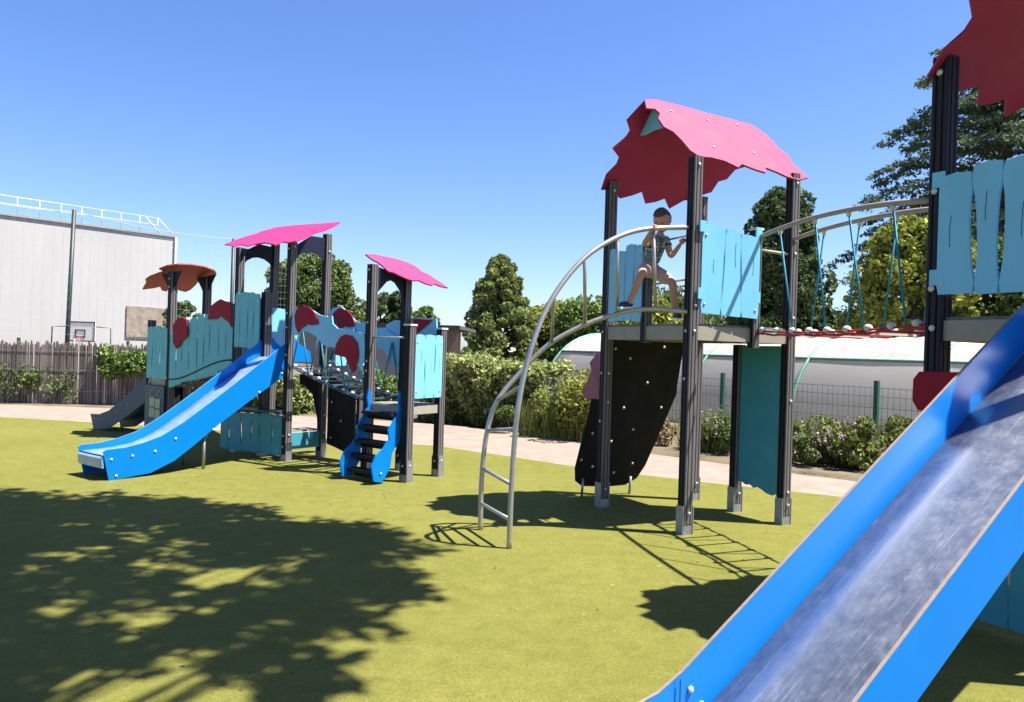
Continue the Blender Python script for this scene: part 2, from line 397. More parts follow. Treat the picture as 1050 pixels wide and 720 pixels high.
# plank panel on the far side
# green teal lower panel between P4 and P5
dd = (P4-P5).normalized()
qa, qb = P5+dd*.05, P4-dd*.05
outl = [up(qa, 1.73), up(qa, .33)]
for t, z in ((.12, .33), (.2, .31), (.32, .32), (.4, .295), (.5, .31), (.58, .30), (.72, .27), (.85, .26), (.93, .28)): outl.append(up(qa.lerp(qb, t), z))
outl += [up(qb, .26), up(qb, 1.73)]
obj('lower_panel', prism(outl, Vector((dd.y, -dd.x, 0))*.02), M['darkteal'], T)
# leaning black climbing wall below the P2-P3 side
o = (-b_)
wa, wb = P2+a_*.02-b_*.08, P3-a_*.12-b_*.08
wp = lambda s, t: up(wa.lerp(wb, s)+(-b_)*(.46*t)+(a_)*(.03*t), 1.76-1.66*t)
outl = [wp(0, 0), wp(-.03, .5), wp(-.08, .86), wp(-.05, .95), wp(.03, .985), wp(.35, 1.0), wp(.58, .995), wp(.72, .95), wp(.80, .86), wp(.97, .5), wp(1.03, .36), wp(1.02, .3), wp(1, 0)]
wn_ = (wp(1, 0)-wp(0, 0)).cross(wp(0, 1)-wp(0, 0)).normalized()
if wn_.dot(b_) > 0: wn_ = -wn_
wall = obj('climbing_wall', prism(outl, wn_*.022), M['black'], T)
for s, t in ((.15, .06), (.75, .04), (.35, .12), (.62, .28), (.38, .45), (.05, .62), (.3, .68), (.55, .6), (.12, .85), (.4, .9), (.62, .84), (.86, .45), (-.03, .8)):
    bolt(wp(s, t)-wn_*.004, wall, .017, -wn_)
for s in (.02, .62):
    obj('wall_foot', tube([wp(s, .93)-wn_*.02, up(wp(s, .93), 0)], .014), M['galv'], wall)
q = P2-b_*.06
obj('side_board', prism([up(q-a_*.02-b_*.0, 1.62), up(q-b_*.1, 1.62), up(q-b_*.2-a_*.04, 1.5), up(q-b_*.16-a_*.04, 1.42), up(q-b_*.26-a_*.06, 1.22), up(q-b_*.28-a_*.06, 1.12), up(q-a_*.02, 1.12)], a_*.02), M['plum'], T)
obj('side_board', box(up(P3-a_*.10-b_*.03, 1.10), .1, .03, .16, a_), M['red'], T)
# thin rods across the opening P1-S1
for z in (2.30, 2.70): obj('grab_rod', tube([up(P1, z)-a_*.0+(P2-P1).normalized()*.05, up(S1, z-.02)], .010), M['steel'], T)

# ---- twisted steel climbing arch
TL = thing('arch_ladder', G(508, 550), 'curved stainless steel climbing ladder that twists up to the middle tower', 'climbing ladder')
A = spline([at(*p) for p in ((522, 562, 6.30), (525, 490, 6.31), (531, 420, 6.34), (543, 363, 6.40), (563, 312, 6.5), (591, 273, 6.62), (620, 250, 6.73), (656, 236, 6.86), (706, 233, 6.99))], 10)
B = spline([at(*p) for p in ((492.5, 543, 6.92), (494, 490, 6.93), (499, 445, 6.94), (509, 413, 6.96), (530, 386, 7.0), (562, 354, 7.03), (600, 333, 7.04), (640, 320, 7.03), (672, 317, 7.02), (705, 320, 6.99))], 10)
A[0].z = 0; B[0].z = 0
obj('stile', tube(A, .022, 12), M['steel'], TL, True); obj('stile', tube(B, .022, 12), M['steel'], TL, True)
for pa, pb in (((522.5, 535), (493, 517)), ((525, 494), (495, 479)), ((528, 440), (500, 441)), ((536, 394), (511, 411)), ((568, 301), (566, 351)), ((599, 267), (599, 333)), ((634, 243), (634, 322)), ((672, 234), (672, 318))):
    def near_(curve, p):
        def sc(v):
            Xc = v.x*CR+(v.z-H)*SR; Yc = -v.x*SR+(v.z-H)*CR
            return (525+F*Xc/v.y-p[0])**2+(360-F*Yc/v.y-p[1])**2
        return min(curve, key=sc)
    obj('rung', tube([near_(A, pa), near_(B, pb)], .016, 10), M['steel'], TL, True)

# ---- near tower N
GREY = 'none'
TN = thing('play_tower', N1.lerp(N3, .5), 'nearest play tower at the right edge, tall black post under a ragged red roof', 'play tower', 'tall play towers with gabled pink roofs')
tower(TN, SH, .13)
for p in (N1, N2, N3, N4): post(TN, p.x, p.y, 0, 3.57, a_, .115)
gd = (N2-N1).normalized()
outn = Vector((-a_.x, -a_.y, 0))
planks(TN, N1+gd*.03+outn*.075, N2-gd*.66+outn*.075, 2.03, 2.80, 2.03, 2.82, n=3, seed=3, gap=.024, rag=.02, slr=(.1, .86))
for z in (2.72, 2.10):
    obj('mounting_tab', box(up(N1+gd*.02+outn*.068, z), .08, .012, .10, gd), M['teal'], TN)
    bolt(up(N1+outn*.08, z-.02), TN, .022, outn)
for z in (1.83, 3.46): bolt(up(N1+outn*.062, z), TN, .022, outn)
# red rounded board under the deck and slotted lower boards
bm = bmesh.new(); q = N1+outn*.065
pts = [(-.10, 1.36), (-.10, 1.50), (-.06, 1.55), (.35, 1.56), (.6, 1.5), (.6, 1.3), (.1, 1.30), (-.06, 1.30)]
obj('counter_board', prism([up(q+gd*x, z) for x, z in pts], outn*.02), M['red'], TN)
planks(TN, N1+gd*.05-outn*.02, N2-gd*.05-outn*.02, .06, .86, n=6, m='darkteal', seed=21, gap=.02, rag=.01)
planks(TN, N2+a_*.05+b_*.05, N4-a_*.05+b_*.05, 2.03, 2.80, n=5, seed=5)
planks(TN, N4+gd*-.05+a_*.05, N3+gd*.05+a_*.05, 2.03, 2.80, n=5, seed=6)

# ---- slides
def slide(label, start, u, n, w, rim, bed, bot, mside='blue', mbed='steelbed', bolts=(), group=None, legs=(), lip=True, cat='slide', joint=None, rootname='slide'):
    """start: plan point of the left rim top end; u: run direction; n: across (to the other rim)"""
    u = Vector((u[0], u[1], 0)).normalized(); n = Vector((n[0], n[1], 0)).normalized()
    P = lambda t, s, z: Vector((start.x, start.y, 0))+u*t+n*s+Vector((0, 0, z))
    Lr = rim[-1][0]
    root = thing(rootname, P(Lr*.6, w/2, 0), label, cat, group); eb = mbed == 'bluebed'
    for s, dirn in ((0, -1), (w, 1)):
        out = [P(t, s, z) for t, z in rim]+[P(t, s, z) for t, z in bot[::-1]]
        o = obj('side_panel', prism(out, n*(dirn*.013)), M[mside], root)
        bm = bmesh.new(); pr = [P(t, s+dirn*.0065, z+.0025) for t, z in rim]
        for i in range(len(pr)-1): add_prism(bm, [pr[i]-n*.0067, pr[i]+n*.0067, pr[i+1]+n*.0067, pr[i+1]-n*.0067], Vector((0, 0, .002)))
        obj('cut_edge', bm, M['edgeglint' if eb else 'edge'], o)
        for t, z in bolts: bolt(P(t, s+dirn*.015, z), o, .017 if w > .5 else .014, n*dirn)
    bm = bmesh.new(); rows = []
    bb = spline([Vector((t, 0, z)) for t, z in bed], 6)
    for p in bb: rows.append([bm.verts.new(P(p.x, .003+(w-.006)*k/4, p.z)) for k in range(5)])
    for i in range(len(rows)-1):
        for k in range(4): bm.faces.new((rows[i][k], rows[i][k+1], rows[i+1][k+1], rows[i+1][k])).smooth = True
    o = obj('chute', bm, M[mbed], root); md = o.modifiers.new('thick', 'SOLIDIFY'); md.thickness = .004; md.offset = 0
    if lip:
        t, z = bed[-1]; obj('exit_lip', prism([P(t, .004, z-.012), P(t+.03, .004, z-.03), P(t+.02, .004, z-.14), P(t-.0, .004, z-.14)], n*(w-.008)), M[mbed], root)
    for t, z in legs:
        for s in (.06, w-.06): obj('leg', tube([P(t, s, z), P(t, s, 0)], .02), M['galv'], root)
    return root, P
def bed_mat(name, base, rough, blue):
    m = bpy.data.materials.new(name); m.use_nodes = True; nt = m.node_tree; N = nt.nodes; L = nt.links; b = N['Principled BSDF']
    b.inputs['Metallic'].default_value = .5 if blue else .9
    tc = N.new('ShaderNodeTexCoord')
    def noi(sc, dist, det=6):
        mp = N.new('ShaderNodeMapping'); mp.inputs['Scale'].default_value = sc; mp.inputs['Rotation'].default_value = (.1, .3, .6); L.new(tc.outputs['Object'], mp.inputs[0])
        n = N.new('ShaderNodeTexNoise'); n.inputs['Scale'].default_value = 1; n.inputs['Detail'].default_value = det; n.inputs['Distortion'].default_value = dist*.35; n.inputs['Roughness'].default_value = .65; L.new(mp.outputs[0], n.inputs[0]); return n
    s1 = noi((5, 5, 5), 1.2, 8); s2 = noi((25, 160, 60), .3); s3 = noi((14, 10, 12), 2.5, 10)
    r = N.new('ShaderNodeValToRGB'); r.color_ramp.elements[0].position = .35; r.color_ramp.elements[1].position = .7
    r.color_ramp.elements[0].color = (*[c*.82 for c in base], 1); r.color_ramp.elements[1].color = (*[min(1, c*1.15) for c in base], 1); L.new(s1.outputs[0], r.inputs[0])
    r3 = N.new('ShaderNodeValToRGB'); r3.color_ramp.elements[0].position = .55; r3.color_ramp.elements[1].position = .68; L.new(s3.outputs[0], r3.inputs[0])
    mx = N.new('ShaderNodeMix'); mx.data_type = 'RGBA'; L.new(r3.outputs[0], mx.inputs[0]); L.new(r.outputs[0], mx.inputs[6]); mx.inputs[7].default_value = (*[min(1, c*1.28) for c in base], 1)
    L.new(mx.outputs[2], b.inputs['Base Color'])
    mr = N.new('ShaderNodeMapRange'); mr.inputs[3].default_value = rough-.1; mr.inputs[4].default_value = rough+.2; L.new(s3.outputs[0], mr.inputs[0]); L.new(mr.outputs[0], b.inputs['Roughness'])
    bp = N.new('ShaderNodeBump'); bp.inputs['Strength'].default_value = .12; bp.inputs['Distance'].default_value = .003; L.new(s2.outputs[0], bp.inputs['Height']); L.new(bp.outputs[0], b.inputs['Normal'])
    return m
def steel_bed(u, slope):
    m = bpy.data.materials.new('scuffed_steel_chute'); m.use_nodes = True; nt = m.node_tree; N = nt.nodes; L = nt.links; b = N['Principled BSDF']; b.inputs['Metallic'].default_value = .92
    X = Vector((u.x*math.cos(slope), u.y*math.cos(slope), -math.sin(slope))); Y = Vector((-u.y, u.x, 0)); Z = X.cross(Y)
    e = Matrix((X, Y, Z)).to_euler()
    tc = N.new('ShaderNodeTexCoord'); rot = N.new('ShaderNodeMapping'); rot.inputs['Rotation'].default_value = e; L.new(tc.outputs['Object'], rot.inputs[0])
    def noi(sc, det, dist=0, r=.6):
        mp = N.new('ShaderNodeMapping'); mp.inputs['Scale'].default_value = sc; L.new(rot.outputs[0], mp.inputs[0]); n = N.new('ShaderNodeTexNoise'); n.inputs['Scale'].default_value = 1; n.inputs['Detail'].default_value = det; n.inputs['Distortion'].default_value = dist; n.inputs['Roughness'].default_value = r; L.new(mp.outputs[0], n.inputs[0]); return n.outputs[0]
    def ramp(x, a, ca, z, cz):
        r = N.new('ShaderNodeValToRGB'); r.color_ramp.elements[0].position = a; r.color_ramp.elements[1].position = z; r.color_ramp.elements[0].color = (*ca, 1); r.color_ramp.elements[1].color = (*cz, 1); L.new(x, r.inputs[0]); return r.outputs[0]
    def mix(f, a, col):
        x = N.new('ShaderNodeMix'); x.data_type = 'RGBA'; L.new(f, x.inputs[0]); L.new(a, x.inputs[6]); x.inputs[7].default_value = (*col, 1); return x.outputs[2]
    o = ramp(noi((1.1, 3.2, 3), 5, .3), .35, (.32, .36, .44), .68, (.44, .46, .51))
    scr = noi((1.6, 120, 20), 3, .25, .7); o = mix(ramp(scr, .57, (0, 0, 0), .72, (.75, .75, .75)), o, (.75, .75, .78))
    sm = noi((9, 13, 12), 9, .25, .78); o = mix(ramp(sm, .58, (0, 0, 0), .74, (.17, .17, .17)), o, (.68, .69, .74))
    L.new(o, b.inputs['Base Color'])
    mr = N.new('ShaderNodeMapRange'); mr.inputs[1].default_value = .3; mr.inputs[2].default_value = .75; mr.inputs[3].default_value = .27; mr.inputs[4].default_value = .52; L.new(sm, mr.inputs[0]); L.new(mr.outputs[0], b.inputs['Roughness'])
    bp = N.new('ShaderNodeBump'); bp.inputs['Strength'].default_value = .10; bp.inputs['Distance'].default_value = .002; L.new(scr, bp.inputs['Height']); L.new(bp.outputs[0], b.inputs['Normal'])
    return m
M['bluebed'] = bed_mat('worn_blue_steel_chute', (.30, .42, .68), .36, 1)
st = N1+gd*.60
tj = G(700, 690, .40); tj.z = 0; uN = tj-st; Lj = uN.length; uN.normalize(); M['steelbed'] = steel_bed(uN, math.atan(.60)); nN = Vector((-uN.y, uN.x, 0))
slide('large blue slide with scuffed steel chute running down from the nearest tower', st, uN, nN, .60,
      [(-.02, 2.06), (Lj, .40), (Lj+.12, .345), (Lj+.3, .31), (Lj+.6, .30)],
      [(-.02, 1.785), (.6, 1.425), (1.6, .84), (2.5, .315), (Lj, .19), (Lj+.2, .14), (Lj+.6, .13)], [(-.02, 1.75), (2.62, .205), (Lj, .08), (Lj+.1, .003), (Lj+.6, .003)],
      bolts=((Lj-.06, .27), (Lj-.1, .33), (Lj+.1, .22), (Lj-.35, .42), (.9, 1.32)), group='blue slides', lip=False)

SLN = [o for o in C.objects if o.name.startswith('slide') and o.parent is None][-1]
Sp = lambda t, sx, z: up(st+uN*t+nN*sx, z)
for t, z in ((Lj-.04, .33), (Lj-.10, .26), (Lj+.08, .28)): bolt(Sp(t, .006, z), SLN, .015, nN)
for sx in (.0115, .5885):
    obj('joint_seam', prism([Sp(Lj+.02, sx, .385), Sp(Lj+.026, sx, .385), Sp(Lj+.026, sx, .19), Sp(Lj+.02, sx, .19)], nN*(.002 if sx < .3 else -.002)), M['groove'], SLN)

# ---- rope bridge between the two tall towers
def bridge(label, A0, A1, B0, B1, za0, za1, zf0, zf1, sag, arch, nk, root_name='rope_bridge', ropes=7, railm='fascia', knob=.028, group='rope bridges of the play equipment', rail=True, rlist=None, slw=.05, slm=('white', 'redrope'), edgem='redrope'):
    root = thing(root_name, (A0+A1+B0+B1)/4, label, 'rope bridge', group)
    for a, b, dz in ((A0, A1, 0), (B0, B1, .02)):
        f = lambda t: up(a.lerp(b, t), za0+(za1-za0)*t+arch*4*t*(1-t)+dz)
        g = lambda t: up(a.lerp(b, t), zf0+(zf1-zf0)*t-sag*4*t*(1-t))
        if rail: obj('handrail', tube([f(k/14) for k in range(15)], .021, 10), M[railm], root, True)
        if rlist:
            for t, q in rlist[0 if dz == 0 else 1]:
                obj('suspension_rope', tube([f(t)-Vector((0, 0, .03)), g(q)], .0085, 7), M['rope'], root, True)
                obj('rope_clamp', ball(f(t)-Vector((0, 0, .03)), .026, squash=(.8, .8, 1.2)), M['white'], root, True)
        for k in range(0 if rlist else ropes):
            t = (k+.5)/ropes; sg = .5/ropes
            o = obj('suspension_rope', tube([f(t), g(max(0, t-sg*.9))], .010, 7), M['rope'], root, True)
            o = obj('suspension_rope', tube([f(t), g(min(1, t+sg*.9))], .010, 7), M['rope'], root, True)
            if rail: obj('rope_clamp', ball(f(t)-Vector((0, 0, .02)), .03, squash=(.8, .8, 1)), M['white'], root, True)
        obj('edge_rope', tube([g(k/14) for k in range(15)], .009, 8), M[edgem], root, True)
        obj('edge_rope', tube([g(k/14)+Vector((0, 0, -.03+.012*(k % 2)))-(a-b).normalized().cross(Vector((0, 0, 1)))*.02*(k % 2) for k in range(15)], .010, 8), M[edgem], root, True)
        for k in range(nk):
            t = (k+.5)/nk; obj('knob', ball(g(t)+Vector((0, 0, .014)), knob, squash=(1, 1, .85)), M['white'], root, True)
    for k in range(nk):
        t = (k+.5)/nk; z = zf0+(zf1-zf0)*t-sag*4*t*(1-t)
        obj('floor_slat', beam_bm(up(A0.lerp(A1, t), z-.025), up(B0.lerp(B1, t), z-.025), slw, .018), M[slm[k % 2]], root)
    return root
BA0, BA1 = S2+b_*.03+a_*.03, N1+Vector((-.02, .05, 0))
BB0, BB1 = P4+Vector((.0, -.05, 0)), N1.lerp(N3, .45)
bridge('rope bridge with arched grey handrails hanging between the middle tower and the nearest tower', BA0, BA1, BB0, BB1, 2.74, 2.66, 1.86, 1.86, .03, .07, 9, slw=.022, knob=.033,
       rlist=(((.166, .28), (.406, .494), (.604, .702), (.824, .898)), ((.206, .138), (.414, .354), (.606, .552), (.778, .742))))
obj('cross_rail', tube([up(BA0, 2.62), up(P4, 2.62)], .015), M['fascia'], [o for o in C.objects if o.name == 'rope_bridge'][0], True)

# ================================================================ LEFT PLAY STRUCTURE (toddler towers on two post lines)
Q1 = G(293, 473); nq = Vector((.8, -.6, 0)); uq = Vector((-.6, -.8, 0))
Fk = lambda k: Q1+nq*k
Bk = lambda k: Q1-uq*.6+nq*k
def P(v, dx=0): return v
GREY = 'x'
# --- big-slide tower
TQ = thing('play_tower', Fk(-.6)-uq*.3, 'left play tower with a bright pink tilted roof above the small blue slide', 'play tower', 'low play towers with tilted roofs')
for v, z, cap in ((Fk(0), 3.0, 0), (Bk(0), 3.18, 0), (Fk(-1.2), 2.98, 0), (Bk(-1.2), 3.12, 0)): post(TQ, v.x, v.y, 0, z, nq, .10)
mp_ = Fk(-.6)-uq*.05; post(TQ, mp_.x, mp_.y, 0, 2.32, nq, .12, True)
N_ = Vector((0, 0, 1))
pr = up(Fk(0), 3.03); pa = up(Fk(-1.2), 2.99); pb = up(Bk(-.6)-uq*.5, 3.40)
rn = (pa-pr).cross(pb-pr); rn = rn if rn.z > 0 else -rn
o = sheet_from_pixels('roof_panel', [(230, 250.5), (240, 246.5), (250, 243), (264, 239), (268, 237), (284, 232.8), (305, 230.5), (330, 229), (349, 227.5), (342, 232), (334, 235.5), (325, 238), (318, 240.5), (311, 244.5), (303, 247), (296, 248.5), (290, 247.5), (282, 250.5), (272, 248.5), (262, 250), (254, 252), (247, 250.5), (240, 252.5), (236, 251)], pr, rn.normalized(), .02, 'hotpink', TQ)
for a, b, za, zb in ((Fk(0), Bk(0), 2.95, 3.12), (Fk(-1.2), Bk(-1.2), 2.93, 3.05)):
    pts = [up(a, za)-uq*.05]+[up(a.lerp(b, .5+.46*math.cos(math.pi-t*math.pi/8)), za-.28+.22*math.sin(t*math.pi/8)) for t in range(1, 8)]+[up(b, zb-.35), up(b, zb), up(a.lerp(b, .5), (za+zb)/2+.08)]
    obj('arch_bracket', prism(pts, nq*.02), M['navybracket'], TQ)
pts = [up(Fk(-1.15), 2.96), up(Fk(-1.15), 2.78), up(Fk(-1.1), 2.88), up(Fk(-.98), 2.95)]
obj('arch_bracket', prism(pts, uq*.02), M['navybracket'], TQ)
planks(TQ, Fk(-1.2)+uq*.06, Fk(-.62)+uq*.06, 1.52, 2.30, n=4, seed=31, rag=.02, m='shadeteal')
planks(TQ, Fk(-.58)-uq*.06, Bk(-.58), 1.42, 2.10, n=2, seed=33, rag=.005)
planks(TQ, Bk(.16)-uq*.08, Bk(.16)-uq*.7, 1.32, 1.80, n=3, seed=34, rag=.01)
bm = bmesh.new(); add_prism(bm, [up(v, 1.30) for v in (Fk(-1.2), Fk(0), Bk(0), Bk(-1.2))], Vector((0, 0, .02))); obj('deck', bm, M['deck'], TQ)
for a, b in ((Fk(-1.15), Fk(-.05)), (Bk(-.05), Bk(-1.15)), (Fk(0)-uq*.05, Bk(0)+uq*.05), (Fk(-1.2)-uq*.05, Bk(-1.2)+uq*.05)):
    obj('deck_beam', beam_bm(up(a, 1.24), up(b, 1.24), .035, .10), M['fascia'], TQ)
# counter and bench under it
planks(TQ, Fk(-1.22)+uq*.22, Fk(-.03)+uq*.06, .08, .62, n=6, m='darkteal', seed=36, rag=.015, gap=.016)
obj('counter_top', beam_bm(up(Fk(-1.25)+uq*.16, .665), up(Fk(-.02)+uq*.0, .665), .22, .022), M['navy'], TQ)
obj('bench_board', beam_bm(up(Fk(.02)-uq*.06, .27), up(Bk(.02)+uq*.06, .27), .02, .22), M['darkteal'], TQ)
obj('bench_seat', beam_bm(up(Fk(-.12)-uq*.06, .40), up(Bk(-.12)+uq*.06, .40), .26, .022), M['fascia'], TQ)
# rear black climbing boards
bw = [up(Bk(-.62), 1.2), up(Bk(-.05), 1.2), up(Bk(-.05), .12), up(Bk(-.14), .12), up(Bk(-.2), .55), up(Bk(-.32), .9), up(Bk(-.5), 1.0), up(Bk(-.62), 1.02)]
w_ = obj('climbing_wall', prism([p-uq*.09 for p in bw], uq*.02), M['black'], TQ)
bw = [up(Bk(.08), 1.22), up(Bk(.75)+uq*.1, .95), up(Bk(.78)+uq*.1, .4), up(Bk(.7)+uq*.1, .1), up(Bk(.4), .14), up(Bk(.08), .2)]
w2 = obj('climbing_wall', prism([p-uq*.05 for p in bw], uq*.02), M['black'], TQ)
for k, z in ((.2, .8), (.6, .85), (.2, .3), (.6, .3), (.4, .55)): bolt(up(Bk(k), z)-uq*.02+uq*.02, w2, .016, uq)
post(TQ, Bk(.78).x, Bk(.78).y, 0, 1.0, nq, .07)
for z in (2.02, 1.83, 1.45, .62, .35, 2.9): bolt(up(Fk(0), z)+uq*.056, TQ, .016, uq)
for z in (2.0, 1.28, .6, .36, 2.93): bolt(up(Fk(0), z)+nq*.056, TQ, .016, nq); bolt(up(Bk(0), z)+nq*.056, TQ, .016, nq)
# --- small blue slide
stq = Fk(-.60)
slide('small blue slide curving down to the turf from the left pink-roofed tower', stq, uq, nq, .58,
      [(0, 1.64), (.06, 1.60), (.5, 1.29), (1.0, .94), (1.5, .61), (1.78, .46), (2.0, .395), (2.2, .36), (2.42, .35), (2.45, .33)],
      [(0, 1.40), (.1, 1.39), (.5, 1.15), (1.0, .80), (1.5, .48), (1.78, .355), (2.0, .31), (2.2, .295), (2.43, .285)],
      [(0, 1.20), (.5, .90), (1.0, .58), (1.35, .33), (1.6, .16), (1.9, .04), (2.38, .003)], mbed='bluebed',
      bolts=((2.36, .24), (2.3, .05), (2.12, .26), (1.85, .29), (1.6, .42), (1.1, .5), (.45, .95), (.1, 1.2)), group='blue slides', legs=((1.18, .45),))
qq = thing('x', (0, 0, 0), 'x', 'x'); bpy.data.objects.remove(qq)
SLQ = [o for o in C.objects if o.name.startswith('slide') and o.parent is None][-1]
for k in (-.57, -.05):
    obj('top_guard', prism([up(Fk(k), z)-uq*s for s, z in ((0, 1.36), (0, 1.66), (.08, 1.72), (.2, 1.6), (.38, 1.5), (.40, 1.36))], nq*.02), M['blue'], SLQ)

# --- sloping walkway to the far left tower
WK = thing('sloping_walkway', Fk(-2.1)-uq*.3, 'sloping walkway with teal plank sides and dark red boards at the far left', 'walkway')
for off, zz in ((uq*.05, 0), (-uq*.65, 0)):
    planks(WK, Fk(-2.95)+off, Fk(-1.26)+off, .86, 1.74, 1.22, 2.18, n=9, seed=41+int(off.x*50), rag=.05, gap=.014, m='shadeteal')
    # red boards
    for k0, zc, s in ((-2.62, 1.72, 1.0), (-1.55, 2.03, 1.35)):
        pts = [(-.2, -.15), (-.21, .12), (-.1, .22), (.05, .25), (.17, .2), (.22, .02), (.2, -.06), (.06, -.12), (0, -.2), (-.1, -.25)] if s == 1.0 else [(-.33, -.1), (-.25, .1), (-.1, .17), (.0, .2), (.1, .17), (.28, .15), (.3, -.22), (.22, -.14), (.12, -.1), (.0, -.04), (-.1, -.09)]
        obj('red_board', prism([up(Fk(k0+x)+off+uq*.012, zc+z) for x, z in pts], uq*.014), M['red'], WK)
bm = bmesh.new()
for i in range(9):
    t = (i+.5)/9; k = -2.95+1.7*t; z = .86+.42*t*t*(3-2*t)
    add_prism(bm, [up(Fk(k-.09)-uq*.02, z), up(Fk(k+.09)-uq*.02, z), up(Bk(k+.09)+uq*.02, z), up(Bk(k-.09)+uq*.02, z)], Vector((0, 0, .03)))
obj('floor', bm, M['deck'], WK)
obj('groove_line', tube([up(Fk(-2.95+1.7*i/16)+uq*.052, .98+.36*(lambda t: t*t*(3-2*t))(i/16)) for i in range(17)], .012, 6), M['groove'], WK)
# --- far left tower
TLf = thing('play_tower', Fk(-3.3)-uq*.3, 'far left play tower with a rust red canopy and a small slate slide', 'play tower', 'low play towers with tilted roofs')
for v, z in ((Fk(-3.0), 2.70), (Bk(-3.0), 2.66)): post(TLf, v.x, v.y, 0, z, nq, .11)
for v in (Fk(-3.6), Bk(-3.6)): post(TLf, v.x, v.y, 0, 1.92, nq, .10)
planks(TLf, Fk(-3.62)+uq*.06, Fk(-3.02)+uq*.06, .98, 1.80, n=3, seed=51, rag=.02, gap=.014, m='shadeteal')
planks(TLf, Bk(-3.62)-uq*.06, Bk(-3.02)-uq*.06, .98, 1.80, n=3, seed=52, rag=.02, gap=.014, m='shadeteal')
bm = bmesh.new(); add_prism(bm, [up(v, .90) for v in (Fk(-3.6), Fk(-3.0), Bk(-3.0), Bk(-3.6))], Vector((0, 0, .03))); obj('deck', bm, M['deck'], TLf)
obj('deck_beam', beam_bm(up(Fk(-3.55), .92), up(Fk(-3.05), .92), .04, .10), M['fascia'], TLf)
pn = obj('game_panel', beam_bm(up(Fk(-3.6)+uq*.07, .49), up(Fk(-3.03)+uq*.07, .49), .02, .74), M['navy'], TLf)
for i in range(2):
    for j in range(2):
        obj('tile', beam_bm(up(Fk(-3.43+.17*i)+uq*.09, .60-.17*j-.02*i), up(Fk(-3.43+.17*i+.15)+uq*.09, .60-.17*j-.02*i), .014, .15), M['tile'], pn)
for i in range(2):
    obj('hook', tube([up(Fk(-3.36+.2*i+.05*math.cos(t*.5))+uq*.085, .745+.05*math.sin(t*.5)) for t in range(0, 9)], .008, 6), M['galv'], pn)
pr = at(190, 271, 12.4); rn = (at(150, 292, 13.0)-pr).cross(at(190, 298, 13.6)-pr); rn = rn if rn.z > 0 else -rn
sheet_from_pixels('roof_panel', [(146, 296), (150, 289), (149, 286), (153, 283), (162, 279.5), (168, 277.5), (163, 275), (172, 271.5), (182, 270), (196, 270.5), (209, 272.5), (220, 276.5), (222, 280.5), (220, 284), (212, 284.5), (205, 286), (200, 292), (195, 296.5), (190, 298.5), (184, 297), (179, 295), (174, 292), (171, 298), (166, 297), (164, 293), (158, 294.5)], pr, rn.normalized(), .02, 'brownred', TLf)
for k, z in ((-3.0, 2.62),):
    for v in (Fk(k), Bk(k)):
        obj('arch_bracket', prism([up(v, 2.66)-nq*.30, up(v, 2.70)+nq*.25, up(v, 2.45)+nq*.06, up(v, 2.35)-nq*.05, up(v, 2.48)-nq*.14], uq*.02), M['navybracket'], TLf)
for z in (2.58, 2.45, 1.0): bolt(up(Fk(-3.0), z)+uq*.062, TLf, .018, uq)
slide('small dark slate slide facing left at the far left tower', Bk(-3.62)+uq*.02, (-.88, .47), (-.47, -.88), .5,
      [(0, 1.12), (.1, 1.10), (.8, .60), (1.2, .36), (1.45, .28), (1.7, .27)], [(0, .93), (.1, .93), (.8, .45), (1.2, .22), (1.45, .16), (1.68, .16)],
      [(0, .72), (.8, .25), (1.2, .05), (1.6, .003)], mside='navy', mbed='bluebed', bolts=((1.6, .2), (1.45, .2), (1.0, .35), (.7, .5), (.1, .95)), lip=False)

# --- ladder tower
TR = thing('play_tower', Fk(1.95)-uq*.3, 'low play tower with a leaf-shaped pink roof and blue-sided ladder steps', 'play tower', 'low play towers with tilted roofs')
post(TR, Fk(1.6).x, Fk(1.6).y, 0, 2.62, nq, .105); post(TR, Bk(1.6).x, Bk(1.6).y, 0, 2.50, nq, .105)
fr = Fk(2.28); br = Bk(2.24)
post(TR, fr.x, fr.y, 0, 1.86, nq, .105, True, True); post(TR, br.x, br.y, 0, 1.84, nq, .10, True, True)
planks(TR, fr-uq*.04+nq*.06, br+uq*.04+nq*.06, 1.0, 1.76, n=3, seed=61, rag=.008, gap=.010)
bm = bmesh.new(); add_prism(bm, [up(v, .88) for v in (Fk(1.6), fr, br, Bk(1.6))], Vector((0, 0, .03))); obj('deck', bm, M['deck'], TR)
for a, b in ((fr, br), (Fk(1.62), fr), (Bk(1.62), br)): obj('deck_beam', beam_bm(up(a, .85), up(b, .85), .035, .10), M['fascia'], TR)
pr = up(Fk(1.6), 2.66); v1 = at(459, 295, 10.3); v2 = up(Bk(1.6), 2.66)
rn = (v1-pr).cross(up(Bk(1.4)-uq*.3, 2.98)-pr); rn = rn if rn.z > 0 else -rn
sheet_from_pixels('roof_panel', [(375, 260.5), (383, 260.5), (393, 262.5), (405, 265), (418, 269), (428, 274), (432, 278), (440, 281.5), (448, 287), (453, 290), (459.5, 295), (452, 293.5), (446, 291), (443, 292.5), (436, 290.5), (430, 287.5), (423, 287.5), (418, 286), (411, 283), (404, 279.5), (398, 278), (393, 273), (388, 269), (381, 265.5)], pr, rn.normalized(), .02, 'hotpink', TR)
pts = [up(Fk(1.62)-uq*.03, 2.6), up(Fk(1.62)-uq*.03, 2.25)]+[up(Fk(1.6).lerp(Bk(1.6), .12+.76*t/6), 2.25+.2*math.sin(t/6*math.pi)) for t in range(1, 6)]+[up(Bk(1.6)+uq*.03, 2.2), up(Bk(1.6)+uq*.03, 2.5)]
obj('arch_bracket', prism(pts, nq*.02), M['navybracket'], TR)
for z in (2.55, 2.40, 1.42, 1.3, 1.9): bolt(up(Fk(1.6), z)+uq*.058, TR, .016, uq)
